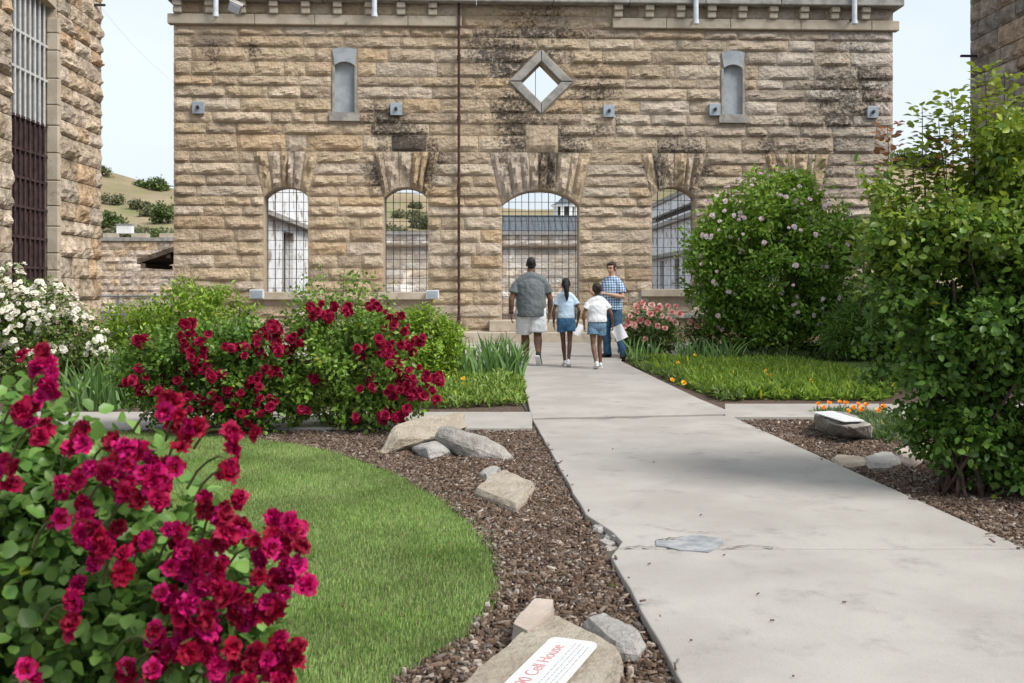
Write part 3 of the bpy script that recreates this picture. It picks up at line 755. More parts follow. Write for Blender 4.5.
for px, py, m in ((40, 43, 'light_bar'), (40, 78, 'light_bar'), (40, 182, 'dark_iron'), (40, 210, 'dark_iron'), (40, 239, 'dark_iron'), (40, 268, 'dark_iron'), (40, 155, 'dark_iron'), (40, 124, 'dark_iron')):
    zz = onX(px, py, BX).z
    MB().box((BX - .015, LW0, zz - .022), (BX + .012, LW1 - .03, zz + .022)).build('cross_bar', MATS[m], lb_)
MB().box((LX - .2, LW0 - .1, lz0 - .16), (LX + .1, LW1 + .1, lz0)).build('window_sill', MATS['smooth_sandstone'], lb_)
# little lamp arm and cable at the corner top
c = onX(99, 5, LX + .1)
t = thing('overhead_cable', 'thin cable crossing the sky gap from the left building to the facade', 'cable', (c.x, c.y, c.z))
e = onY(173, 82, FY - .05)
MB().tube([c.lerp(e, i/10) + Vector((0, 0, -0.10 * math.sin(math.pi * i/10))) for i in range(11)], 0.0022, 5).build('wire', MATS['pale_pipe'], t)
MB().box((c.x - .25, c.y - .02, c.z - .02), (c.x + .12, c.y + .02, c.z + .02)).build('bracket', MATS['bolt_metal'], t)

# right: darker wall with big stones, only its far corner shows above the big shrub
RX = onY(970.5, HOR, 20.0).x
rmp = lambda u, v, d: Vector((RX - d, u, v))
rbld = thing('stone_building', 'dark weathered stone building corner at the upper right edge', 'building', (RX + 2, 17, 0))
RTOP = 8.8
solid_wall(9, 19.95, -.2, RTOP, [], -0.02, -0.6, rmp).build('wall_core', MATS['mortar'], rbld)
MB().box((RX + .62, 19.35, -.2), (RX + 6, 19.95, RTOP)).build('end_wall', MATS['far_rubble'], rbld)
MB().box((RX - .2, 9, RTOP + .003), (RX + 6, 20.2, RTOP + .4)).build('cornice', MATS['smooth_sandstone'], rbld)
rr3 = random.Random(9)
RPAL = [(.33,.285,.235),(.38,.32,.26),(.30,.265,.225),(.36,.27,.20),(.42,.365,.30),(.28,.25,.22)]
zz_ = [0.0]
while zz_[-1] < RTOP - .3: zz_.append(min(RTOP, zz_[-1] + rr3.uniform(.24, .42)))
zz_[-1] = RTOP
rbk = lay_courses(zz_, 12.0, 20.0, [], 0.4, 1.1, rr3)
place_blocks(rbld, rbk, rmp, 'rubble_stone', rubble_col(RPAL), 0.06, rr3, nu_per=0.1, nv=5, rough=1.6, order=lambda b: -b[2])
for ob in list(rbld.children):
    if ob.name.startswith('block'): ob.data.flip_normals()
c = onX(970.5, 56, RX - .15)
MB().box((c.x - .2, c.y - .03, c.z - .02), (c.x + .2, c.y + .03, c.z + .02)).build('wall_hook', MATS['bolt_metal'], rbld)

# ------------------------------------------------------------------ beyond: yard wall, lean-to, fence, roofed block, cupola, hill
YW = 62.0
yard = thing('yard_wall', 'pale rubble yard wall with a capped top in the gap left of the facade', 'wall', (-20, YW, 0))
a, b = onY(60, HOR, YW).x, onY(250, HOR, YW).x; zt = onY(136, 241, YW).z
mb = MB(); mb.box((a - 12, YW, -.2), (b, YW + .7, zt)); mb.build('wall_body', MATS['far_rubble'], yard)
MB().box((a - 12, YW - .15, zt + .003), (b, YW + .85, zt + .22)).build('coping', MATS['grey_stone'], yard)
x = a - 11
while x < b - .5:
    MB().box((x, YW - .05, zt + .223), (x + .9, YW + .7, zt + .48)).build('merlon', MATS['smooth_sandstone'], yard); x += 1.7
ys = random.Random(4); yp = [(.62,.50,.38),(.56,.45,.34),(.66,.56,.46),(.60,.46,.31),(.52,.43,.35)]
yb = lay_courses([0.0] + [i * .42 + ys.uniform(-.06, .06) for i in range(1, 10)] + [zt], a - 2, b, [], 0.4, 1.1, ys)
place_blocks(yard, yb, lambda u, v, d: Vector((u, YW - d, v)), 'rubble_stone', rubble_col(yp), 0.10, ys, nu_per=.25, nv=3, limit=120, name='stone', rough=1.6)
c = onY(125, 236, YW + .3)
t = thing('white_box_housing', 'small white box sitting on top of the yard wall', 'box', (c.x, c.y, zt + .48))
MB().box((c.x - .45, c.y - .2, zt + .47), (c.x + .45, c.y + .3, zt + 1.0)).build('housing', MATS['white_paint'], t)
MB().box((c.x - .5, c.y - .25, zt + 1.003), (c.x + .5, c.y + .35, zt + 1.06)).build('lid', MATS['grey_stone'], t)
# lean-to roof against the ruin's outer side
LY = 32.0
p0 = onY(137, 264, LY); p1 = onY(175, 251, LY); sl = (p1.z - p0.z) / (p1.x - p0.x)
wx = U0 - .05
lt = thing('lean_to', 'brown timber lean-to roof edge sloping out from behind the facade corner', 'shed roof', (wx - 1.5, LY, 0))
zz = lambda x: p0.z + (x - p0.x) * sl
v = [(p0.x, LY, zz(p0.x)), (wx, LY, zz(wx)), (wx, LY + 3, zz(wx)), (p0.x, LY + 3, zz(p0.x))]
v = v + [(q[0], q[1], q[2] + .16) for q in v]
mk('roof_board', v, [(0,3,2,1),(4,5,6,7),(0,1,5,4),(1,2,6,5),(2,3,7,6),(3,0,4,7)], MATS['weathered_wood'], lt)
for k in (0, 1):
    MB().box((wx - .7, LY + .3 + k * 2.2, 0), (wx - .55, LY + .45 + k * 2.2, zz(wx - .7) - .01)).build('post', MATS['weathered_wood'], lt)
MB().box((p0.x + .1, LY + .02, zz(p0.x) - .12), (p0.x + .25, LY + 2.9, zz(p0.x) + .02)).build('gutter', MATS['weathered_wood'], lt)
for k in range(3):
    xk = p0.x + .9 + k * .9
    MB().box((xk, LY + .05, zz(xk) - .12), (xk + .12, LY + 2.9, zz(xk) + .005)).build('rafter_end', MATS['weathered_wood'], lt)
# chain-link fence between the left building and the facade
fy = 27.0; fa, fb_ = onY(80, HOR, fy).x, U0 - .1; ft = onY(112, 296, fy).z
fe = thing('chain_link_fence', 'low grey chain-link fence behind the yellow-green shrub', 'fence', ((fa + fb_)/2, fy, 0))
for k in range(4):
    x = fa + (fb_ - fa) * k / 3
    MB().tube([(x, fy, -.05), (x, fy, ft + .06)], 0.03, 8).build('post', MATS['galvanised'], fe)
for z in (ft, ft - .5, .08):
    MB().tube([(fa, fy - .035, z), (fb_, fy - .035, z)], 0.02, 6).build('rail', MATS['galvanised'], fe)
mb = MB(); k = -20
while fa + k * .09 < fb_:
    for s in (1, -1):
        x0 = fa + k * .09 + (0 if s > 0 else ft); pts = [(x0 + s * q * ft, fy + .004 * s, q * ft) for q in (0, 1)]
        if min(p[0] for p in pts) >= fa and max(p[0] for p in pts) <= fb_: mb.tube(pts, 0.004, 3, cap=False)
    k += 1
tag(mb.build('wire_mesh', MATS['galvanised'], fe), kind='stuff')

# blue-roofed block and cupola seen through the doorway
QY = 84.0
bl = thing('slate_roofed_block', 'long low block with a blue-grey roof, seen through the doorway', 'building', (onY(545, HOR, QY).x, QY, 0))
xa, xb = onY(470, HOR, QY).x, onY(612, HOR, QY).x; ze = onY(541, 240, QY).z; zr = onY(541, 216.5, QY + 5).z
MB().box((xa + .3, QY + .4, -.2), (xb - .3, QY + 9.6, ze - .02)).build('wall', MATS['far_rubble'], bl)
v = [(xa, QY, ze), (xb, QY, ze), (xb, QY + 5, zr), (xa, QY + 5, zr), (xb, QY + 10, ze), (xa, QY + 10, ze)]
roof = mk('roof', v, [(0, 1, 2, 3), (3, 2, 4, 5), (1, 4, 2), (0, 3, 5), (0, 5, 4, 1)], MATS['slate_roof'], bl)
for k in range(1, 24):
    x = xa + (xb - xa) * k / 24; up = Vector((0, .0, .05))
    q0, q1 = Vector((x, QY + .02, ze + .03)), Vector((x, QY + 4.98, zr + .03))
    MB().tube([q0, q1], 0.03, 4).build('roof_seam', MATS['slate_roof'], roof)
MB().box((xa, QY + 4.85, zr), (xb, QY + 5.15, zr + .1)).build('ridge_cap', MATS['slate_roof'], roof)
CYY = 94.0; cc = onY(565.5, 216, CYY); hw = 11.5 / 1000 * CYY
cu = thing('cupola_building', 'white cupola with a pointed blue roof beyond the doorway', 'cupola', (cc.x, CYY, 0))
zt = onY(565, 207, CYY).z; zb0 = onY(565, 219, CYY).z; zap = onY(565, 193.5, CYY).z
MB().box((cc.x - 3.5, CYY - 3, -.2), (cc.x + 3.5, CYY + 3, zb0 - .42)).build('lower_block', MATS['white_paint'], cu)
ring = lambda r, z, n=8: [Vector((cc.x + r * math.cos(math.tau*(i+.5)/n), CYY + r * math.sin(math.tau*(i+.5)/n), z)) for i in range(n)]
MB().rings([ring(hw * 1.15, zb0 - .5), ring(hw * 1.15, zb0)]).build('base', MATS['white_paint'], cu)
MB().rings([ring(hw * .70, zb0 + .002), ring(hw * .70, zt)]).build('core', MATS['dark_recess'], cu)
for p, q in zip(ring(hw * .95, zb0 + .003), ring(hw * .95, zt)):
    MB().box((p.x - .15, p.y - .15, p.z), (p.x + .15, p.y + .15, q.z)).build('column', MATS['white_paint'], cu)
MB().rings([ring(hw * 1.25, zt + .002), ring(hw * 1.3, zt + .15)]).build('eaves', MATS['white_paint'], cu)
MB().rings([ring(hw * 1.35, zt + .153), ring(hw * .7, zt + (zap-zt) * .4), ring(hw * .30, zt + (zap-zt) * .8), ring(0.04, zap)]).build('spire_roof', MATS['slate_roof'], cu)

# hill
CREST = [(-500, 150), (-100, 158), (60, 164), (102, 168), (130, 177), (172, 187), (240, 189), (330, 189), (406, 192), (470, 203), (520, 209), (560, 209), (600, 204), (652, 184), (700, 172), (796, 166), (900, 165), (1024, 160), (1500, 150)]
cx_ = [c[0] for c in CREST]; cy_ = [c[1] for c in CREST]
verts, faces = [], []
NXH, NYH = 110, 26; Y0, Y1, YC = 110.0, 420.0, 250.0
for j in range(NYH + 1):
    Y = Y0 + (Y1 - Y0) * j / NYH
    for i in range(NXH + 1):
        px = -700 + 2500 * i / NXH
        zc = onY(px, float(np.interp(px, cx_, cy_)), YC).z
        x = onY(px, HOR, YC).x
        s = (Y - Y0) / (YC - Y0) if Y < YC else 1 + 0.25 * (Y - YC) / (Y1 - YC)
        prof = (max(0, s) ** 1.15) if s <= 1 else 1 + 0.2 * math.sin((s - 1) * 4) - (s - 1) * .9
        z = zc * prof + 2.2 * mnoise.noise(Vector((x * .03, Y * .03, 0))) * min(1, s) * (1 if s < 1 else .3) * (1 - abs(s - 1) if s < 1.2 else .5) - .1
        verts.append((x, Y, z))
for j in range(NYH):
    for i in range(NXH):
        a = j * (NXH + 1) + i; faces.append((a, a + 1, a + NXH + 2, a + NXH + 1))
hill = tag(mk('hill', verts, faces, MATS['dry_hill'], smooth=True), kind='structure')
def hill_at(px, Y):
    x = onY(px, HOR, Y).x
    from_ = Vector((x, Y, 200)); ok, loc, nr, ix = hill.ray_cast(from_, Vector((0, 0, -1)))
    return loc if ok else Vector((x, Y, 0))
# ------------------------------------------------------------------ foliage helpers
def unit(a): return a / np.maximum(np.linalg.norm(a, axis=1, keepdims=True), 1e-9)
def leaf_arrays(Pt, D, N, L, Wd, C, hi=False, fold=0.12, droop=0.12):
    n = len(Pt); D = unit(D); B = unit(np.cross(D, N)); N = unit(np.cross(B, D))
    L = np.asarray(L).reshape(-1, 1) * np.ones((n, 1)); Wd = np.asarray(Wd).reshape(-1, 1) * np.ones((n, 1))
    tip = Pt + D * L - N * (droop * L)
    if hi:
        v = [Pt, Pt + D*L*.22 + B*Wd*.42 + N*Wd*fold*.5, Pt + D*L*.22 - B*Wd*.42 + N*Wd*fold*.5, Pt + D*L*.55 + B*Wd*.5 + N*Wd*fold, Pt + D*L*.55 - B*Wd*.5 + N*Wd*fold,
             Pt + D*L*.84 + B*Wd*.27 - N*L*droop*.5, Pt + D*L*.84 - B*Wd*.27 - N*L*droop*.5, tip, Pt + D*L*.5 - N*Wd*fold*.6]
        t = [(0,1,8),(1,3,8),(3,5,8),(5,7,8),(7,6,8),(6,4,8),(4,2,8),(2,0,8)]
    else:
        v = [Pt, Pt + D*L*.42 + B*Wd*.5 + N*Wd*fold, Pt + D*L*.42 - B*Wd*.5 + N*Wd*fold, tip]
        t = [(0,1,3),(0,3,2)]
    k = len(v); V = np.stack(v, 1).reshape(-1, 3); T = (np.arange(n)[:, None, None] * k + np.array(t)[None]).reshape(-1, 3)
    return V, T, np.repeat(C, k, axis=0)
def pick_cols(n, c1, c2, rng, jit=0.12):
    t = rng.random((n, 1)); c = np.array(c1) * (1 - t) + np.array(c2) * t
    c = np.where(rng.random((n, 1)) < .02, c * np.array([2.0, 1.3, .8]), c)
    return np.clip(c * (1 + rng.normal(0, jit, (n, 1))), 0.003, 1)
def lumps_px(lst, Y, dz=0.9):
    out = []
    for q in lst:
        px, py, rx, ry = q[:4]; yy = Y + (q[4] if len(q) > 4 else 0)
        c = onY(px, py, yy); out.append((c.x, yy, c.z, rx/F*yy, dz * (rx+ry)/2/F*yy, ry/F*yy))
    return out
def sample_lumps(n, lumps, rng, inner=0.45, rag=0.2, power=.7):
    w = np.array([(l[3]*l[4]*l[5])**.67 for l in lumps]); w /= w.sum()
    k = rng.choice(len(lumps), n, p=w); Ls = np.array(lumps)[k]
    d = unit(rng.normal(size=(n, 3)))
    bump = 1 + rag * np.sin(d[:, 0]*7 + k*2.1) * np.sin(d[:, 1]*6 + k) * np.sin(d[:, 2]*8 + k*1.3) + rng.normal(0, rag*.35, n)
    r = (inner + (1 - inner) * rng.random(n) ** power) * bump
    Pt = Ls[:, :3] + d * Ls[:, 3:] * r[:, None]
    return Pt, unit(d / Ls[:, 3:]), k
def canes(root, base, tips, r0, r1, m, name='cane', spread=0.12, bend=0.25, rng=R, seg=6):
    for t in tips:
        t = Vector(t); b = Vector((base[0] + rng.uniform(-1, 1) * spread, base[1] + rng.uniform(-1, 1) * spread, -0.03))
        mid = b.lerp(t, .5) + Vector((rng.uniform(-1, 1), rng.uniform(-1, 1), .6)) * bend * (t - b).length * .3
        pts = []
        for i in range(8):
            s = i / 7; q = b * (1-s)**2 + mid * 2*s*(1-s) + t * s*s
            pts.append(q + Vector((rng.uniform(-1, 1), rng.uniform(-1, 1), 0)) * .012 * (0 < i))
        MB().tube(pts, [r0 + (r1 - r0) * i / 7 for i in range(8)], seg).build(name, MATS[m], root, smooth=True)
def foliage(root, lumps, nspray, k, L, Wd, c1, c2, seed, spray=0.09, hi=False, inner=.45, rag=.2, name='foliage', up=.6, zmin=.04, tipcol=None, tipz=None, mat_='leaf', power=.7, lrand=.3, clumps=0, crad=.12):
    rng = np.random.default_rng(seed)
    if clumps:      # the crown is many uneven leafy branch ends, with gaps between them
        Cc_, _, _ = sample_lumps(clumps, lumps, rng, .55, rag * .6, .5)
        lumps = [(c[0], c[1], c[2], crad * a * rng.uniform(.8, 1.4), crad * a * rng.uniform(.8, 1.4), crad * a * rng.uniform(.7, 1.1)) for c, a in zip(Cc_, rng.uniform(.55, 1.25, clumps))]
        inner = .15
    S, O, _ = sample_lumps(nspray, lumps, rng, inner, rag, power)
    tint = rng.normal(0, .16, (nspray, 1))
    S2 = np.repeat(S, k, 0); O2 = np.repeat(O, k, 0); n = len(S2)
    Pt = S2 + rng.normal(0, spray, (n, 3)) * np.array([1, 1, .8])
    D = unit(O2 * .5 + rng.normal(0, .65, (n, 3)) + np.array([0, 0, -.05]))
    N = unit(O2 * .6 + np.array([0, 0, up]) + rng.normal(0, .45, (n, 3)))
    C = pick_cols(n, c1, c2, rng) * (1 + np.repeat(tint, k, 0))
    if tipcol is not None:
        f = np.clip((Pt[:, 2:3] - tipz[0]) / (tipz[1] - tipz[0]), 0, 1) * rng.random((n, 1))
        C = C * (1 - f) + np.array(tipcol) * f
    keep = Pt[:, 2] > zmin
    Pt, D, N, C = Pt[keep], D[keep], N[keep], C[keep]; n = len(Pt)
    s = rng.uniform(1 - lrand, 1 + lrand, n)
    V, T, CC = leaf_arrays(Pt, D, N, L * s, Wd * s, np.clip(C, .003, 1), hi)
    return tag(mk(name, V, T, MATS[mat_], root, CC, smooth=hi), kind='stuff'), S
# ---- rose bloom meshes
def bloom_mesh(name, n, rad, cols, seed, rows=((0.25, 75, 4), (0.5, 55, 5), (0.8, 32, 6), (1.0, 12, 6)), g=3, jit=0.03):
    rr = random.Random(seed); V, Fc, C = [], [], []
    for (rs, tilt, cnt) in rows:
        off = rr.uniform(0, 6)
        for k in range(cnt):
            az = off + math.tau * k / cnt + rr.uniform(-.2, .2); ti = math.radians(tilt + rr.uniform(-14, 14)); ln = rad * (.55 + .5 * rs) * rr.uniform(.85, 1.15); wd = ln * rr.uniform(.85, 1.1)
            col = np.array(rr.choice(cols)) * rr.uniform(.8, 1.2); n0 = len(V); wob = rr.uniform(-.3, .3)
            for i in range(g + 1):
                t = i / g
                for j in range(g + 1):
                    s = -1 + 2 * j / g
                    w = wd * .5 * (0.35 + .9 * math.sin(math.pi * (.12 + .62 * t))) * (1 - .25 * (t > .9) * abs(s))
                    x = t * ln * math.cos(ti) + .04 * rad; z = t * ln * math.sin(ti) - .22 * ln * t * t * (1.2 - ti) + .10 * wd * (s * s) + wob * .1 * ln * s * t
                    y = s * w
                    z += .05 * rad * math.sin(5 * s + k) * t
                    x += rr.gauss(0, jit) * rad * t; y += rr.gauss(0, jit) * rad * t; z += rr.gauss(0, jit) * rad * t
                    V.append((x * math.cos(az) - y * math.sin(az), x * math.sin(az) + y * math.cos(az), z))
                    edge = 1 + .15 * t
                    C.append((*np.clip(col * edge, 0, 1), 0))
            for i in range(g):
                for j in range(g):
                    a = n0 + i * (g + 1) + j; Fc.append((a, a + 1, a + g + 2, a + g + 1))
    me = bpy.data.meshes.new(name); me.from_pydata(V, [], Fc)
    a = me.color_attributes.new('Col', 'FLOAT_COLOR', 'POINT'); a.data.foreach_set('color', np.array(C, np.float32).ravel())
    me.materials.append(MATS['petal']); me.polygons.foreach_set('use_smooth', [True] * len(me.polygons))
    return me
def put_bloom(root, meshes, pos, out, size, rng=R, name='bloom'):
    o = bpy.data.objects.new(name, rng.choice(meshes)); COL.objects.link(o); o.parent = root
    o.location = Vector(pos) - wloc(root)
    q = Vector(out).to_track_quat('Z', 'Y').to_matrix() @ Matrix.Rotation(rng.uniform(0, 6.28), 3, 'Z')
    o.rotation_euler = q.to_euler(); o.scale = (size,) * 3
    return o
MAG = [(.42,.002,.07),(.52,.005,.13),(.33,.002,.04),(.62,.03,.23),(.47,.003,.09)]
RED = [(.22,.002,.022),(.29,.003,.038),(.16,.001,.014),(.36,.007,.07)]
PINK = [(.66,.30,.26),(.72,.42,.36),(.60,.22,.20),(.76,.54,.47)]
PALE = [(.72,.56,.58),(.76,.68,.68),(.68,.46,.52)]
WHT = [(.80,.78,.68),(.84,.82,.76),(.78,.72,.58)]
NPAL = [[(.27,.001,.022),(.33,.002,.035)], [(.38,.002,.055),(.31,.002,.04)], [(.45,.003,.105),(.38,.002,.075)], [(.19,.001,.015),(.25,.002,.026)], [(.52,.012,.17),(.43,.004,.11)], [(.35,.002,.05),(.42,.003,.085)], [(.29,.002,.034),(.46,.006,.12)]]
near_blooms = [bloom_mesh('near_bloom', 20, 1.0, NPAL[s], s, rows=((.35,66,3),(.65,44,5),(1.0,12,6)) if s % 3 else ((.5,60,4),(1.0,25,5)), g=4, jit=.15) for s in range(7)]
red_blooms = [bloom_mesh('red_bloom', 12, 1.0, RED, 30 + s, rows=((.4,60,4),(.8,30,5),(1,5,5)), g=2) for s in range(4)]
pink_blooms = [bloom_mesh('pink_bloom', 12, 1.0, PINK, 50 + s, rows=((.4,60,4),(.8,30,5),(1,5,5)), g=2) for s in range(3)]
pale_blooms = [bloom_mesh('pale_bloom', 8, 1.0, PALE, 70 + s, rows=((.5,50,4),(1,15,5)), g=2) for s in range(3)]
white_blooms = [bloom_mesh('white_bloom', 8, 1.0, WHT, 90 + s, rows=((.5,50,4),(1,15,5)), g=2) for s in range(3)]

# ---- far vegetation on the hill
def far_shrub(name, label, cat, base, rx, rz, c1, c2, seed, group=None, n=160, L=.5, trunk=False):
    t = thing(name, label, cat, base, group)
    lumps = [(base.x + R.uniform(-.75, .75) * rx, base.y + R.uniform(-.6, .6) * rx, base.z + rz * R.uniform(.25, .75), rx * R.uniform(.2, .45), rx * .4, rz * R.uniform(.25, .5)) for _ in range(8)]
    foliage(t, lumps, n, 6, L, L * .7, c1, c2, seed, spray=L * .6, zmin=-99, name='crown')
    MB().tube([base - Vector((0, 0, .3)), base + Vector((0.1, 0, rz * .5)), base + Vector((.2, 0, rz))], [rx * .08, rx * .06, rx * .02], 6).build('trunk', MATS['cane_bark'], t)
    return t
GRN = ((.065,.105,.03), (.13,.175,.055)); SAGE = ((.12,.13,.07), (.19,.195,.11))
HS = [(106, 205, 185, 3.0, 2.6), (118, 214, 170, 2.6, 1.8), (148, 178, 244, 4.4, 2.4), (163, 176, 244, 4.6, 2.8), (168, 205, 190, 3.0, 3.4), (145, 216, 165, 5.5, 2.4), (158, 218, 160, 4.0, 2.2), (128, 215, 168, 3, 1.8), (106, 175, 246, 2.5, 2.2), (112, 190, 215, 2.2, 1.8), (140, 195, 210, 2.4, 1.6), (150, 203, 200, 2.0, 1.4),
      (391, 228, 140, 1.7, 1.8), (400, 215, 175, 2.6, 1.4), (419, 229, 138, 2.6, 1.2), (423, 209, 190, 2.8, 2.2), (409, 204, 205, 3.0, 1.4), (390, 212, 180, 2.6, 1.6), (415, 197, 225, 1.6, .9)]
for i, (px, py, Y, rx, rz) in enumerate(HS):
    b_ = hill_at(px, Y); dark = i in (0, 2, 3, 4, 6, 12)
    far_shrub('hillside_shrub', ('dark green leafy shrub on the hillside ' if dark else 'small grey-green scrub bush on the hillside ') + ('in the gap left of the facade' if px < 200 else 'seen through the second arched window'), 'shrub', b_, rx, rz, *(GRN if dark else SAGE), 200 + i,
              ('dark green shrubs on the hillside' if dark else 'grey-green scrub on the hillside') + (' left of the facade' if px < 200 else ' through the window'), L=.62 if dark else .5)
for i, (px, Y, rx, rz, lb) in enumerate([(510, 125, 2.2, 4.6, 'small round tree at the left of the doorway view, behind the blue roof'), (533, 128, 3.6, 7.2, 'wide leafy tree in the middle of the doorway view, behind the blue roof'), (548, 132, 3.0, 5.6, 'narrow tree beside the cupola, behind the blue roof')]):
    b_ = hill_at(px, Y); zt = onY(px, 208 - (2 if i == 1 else 0), Y).z
    far_shrub('distant_tree', lb, 'tree', b_, rx, max(2.0, (zt - b_.z) * .68), (.035,.06,.016), (.08,.115,.03), 230 + i, n=300, L=.7)
for i, px in enumerate([900, 908, 918, 930]):
    b_ = hill_at(px, 246); far_shrub('ridge_tree', 'dark green tree on the hill crest at the right sky gap', 'tree', b_, 4.0, 3.4, (.03,.05,.016), (.06,.085,.03), 250 + i, 'dark trees on the crest at the right', L=.7)
# ------------------------------------------------------------------ shrubs and roses
def bush_root(name, label, cat, base, group=None): return thing(name, label, cat, (base[0], base[1], 0), group)
def subset(S, n, rng): return [S[i] for i in rng.choice(len(S), n, replace=False)]

# yellow-green shrubs behind the red roses
for (nm, lb, lum, Y, bpx, seed) in (('leafy_shrub', 'rounded yellow-green shrub behind the red roses, left of the facade', [(175,330,55,40),(140,335,35,35),(215,325,40,32),(170,355,60,35),(230,345,30,30)], 13.2, 178, 301),
                                ('leafy_shrub', 'small bright green shrub behind the rose bushes, left of the standpipe', [(420,340,32,32),(440,345,18,26),(395,345,28,30),(415,362,36,22)], 13.8, 416, 302)):
    b_ = onY(bpx, HOR, Y); t = bush_root(nm, lb, 'shrub', b_)
    lum = lumps_px(lum, Y); o, S = foliage(t, lum, 1500, 8, .075, .03, (.13,.23,.025), (.30,.43,.06), seed, spray=.045, up=1.0, inner=.35, clumps=150, crad=.17)
    canes(t, b_, subset(S, 10, np.random.default_rng(seed)), .014, .005, 'cane_bark')
# white rose bush at the left edge
b_ = onY(30, HOR, 12.3); t = bush_root('white_rose_bush', 'tall white-flowering rose bush at the left edge below the barred window', 'rose bush', b_)
lw = lumps_px([(0,310,45,42),(40,320,40,38),(75,345,32,32),(30,350,60,40),(92,352,16,24),(-45,320,50,55),(20,380,60,35)], 12.3)
o, S = foliage(t, lw, 1600, 7, .06, .035, (.07,.12,.025), (.15,.22,.05), 303, spray=.06)
canes(t, b_, subset(S, 12, np.random.default_rng(3)), .013, .004, 'green_cane')
rw = random.Random(31); Pw, Ow, _ = sample_lumps(2200, lw[:6], np.random.default_rng(32), .88, .16)
cnt = 0; bv, bf, bc = [], [], []; src = [(np.array([v.co[:] for v in me.vertices]), [tuple(p.vertices) for p in me.polygons], np.array([a.color[:3] for a in me.color_attributes['Col'].data])) for me in white_blooms]
for p, q in zip(Pw, Ow):
    px, py = project(*p)
    if not (p[2] > .55 and q[1] < .5 and py < 374) or mnoise.noise(Vector(p) * 3.2) < -.12: continue
    cnt += 1
    if cnt <= 150: put_bloom(t, white_blooms, p + q * .03, Vector(q) + Vector((0, -.3, .4)), rw.uniform(.03, .046), rw)
    else:
        v_, f_, c_ = rw.choice(src); mq = (Vector(q) + Vector((rw.gauss(0, .4), -.3, .4))).to_track_quat('Z', 'Y').to_matrix(); n0 = sum(len(x) for x in bv)
        bv.append((v_ * rw.uniform(.022, .036)) @ np.array(mq).T + p + q * .03); bf += [tuple(i + n0 for i in g_) for g_ in f_]; bc.append(c_)
tag(mk('small_blossoms', np.concatenate(bv), bf, MATS['petal'], t, np.concatenate(bc)), kind='stuff')

# two red rose bushes in front of the side path
def red_rose(label, Y, bpx, lum, nb, blpx, seed, c1, c2, tall=()):
    b_ = onY(bpx, HOR, Y); t = bush_root('red_rose_bush', label, 'rose bush', b_, 'red rose bushes in front of the side path')
    lum = lumps_px(lum, Y); o, S = foliage(t, lum, 1500, 8, .05, .034, c1, c2, seed, spray=.04, inner=.3, rag=.3, clumps=150, crad=.14)
    rg = np.random.default_rng(seed); rr = random.Random(seed)
    canes(t, b_, subset(S, 16, rg), .012, .004, 'green_cane', spread=.18)
    for (px, py, k, sp) in blpx:
        for _ in range(int(k * 2.1)):
            yy = Y + rr.uniform(-.55, .05); p = onY(px + rr.gauss(0, sp * .9), py + rr.gauss(0, sp * .7), yy)
            if p.z < .08: continue
            put_bloom(t, red_blooms, p, Vector((rr.uniform(-.6, .6), -1, rr.uniform(-.1, .9))), rr.uniform(.028, .046), rr)
    for (px, py) in tall:
        top = onY(px, py, Y + rr.uniform(-.2, .3)); canes(t, b_, [top], .008, .003, 'green_cane', spread=.15, rng=rr)
        lm = [(top.x, top.y, top.z - .08 - .13 * k, .10, .10, .10) for k in range(4)]
        foliage(t, lm, 26, 5, .045, .03, c1, c2, seed + int(px), spray=.05, name='shoot_leaves')
    return t
red_rose('red rose bush full of crimson blooms, left of the taller rose bush', 9.2, 215,
    [(200,375,72,42),(160,370,38,34),(255,370,45,45),(210,350,55,25),(215,405,75,22)], 0,
    [(188,342,9,8),(196,360,9,9),(150,392,7,7),(165,375,6,8),(140,380,5,6),(212,375,9,10),(235,352,9,9),(258,345,8,8),(270,335,6,6),(250,385,8,9),(228,398,7,8),(265,405,7,7),(205,405,5,8),(272,370,8,7),(139,340,4,3),(190,325,3,4),(240,415,4,6),(125,382,3,3),(180,395,5,7),(282,350,6,6)], 311, (.06,.13,.02), (.16,.27,.045))
red_rose('taller, looser rose bush with scattered red blooms, beside the tan boulders', 9.3, 345,
    [(340,370,60,50),(380,365,42,50),(305,360,40,45),(345,325,58,28),(350,405,70,22),(400,390,25,25)], 0,
    [(325,315,6,7),(318,312,5,6),(347,310,3,3),(376,305,3,3),(395,322,6,6),(383,347,7,6),(385,355,4,5),(362,352,4,5),(400,370,10,9),(408,385,11,9),(418,392,9,8),(395,395,6,8),(428,378,4,4),(438,380,4,3),(385,415,5,6),(400,417,5,6),(372,385,4,6),(355,417,2,3),(305,410,3,4),(300,340,5,6),(318,380,3,5),(275,325,3,4),(410,345,5,7)], 312, (.10,.185,.03), (.24,.37,.07),
    tall=[(322,268),(345,262),(365,275),(335,285),(300,290),(380,285),(310,278),(355,285)])

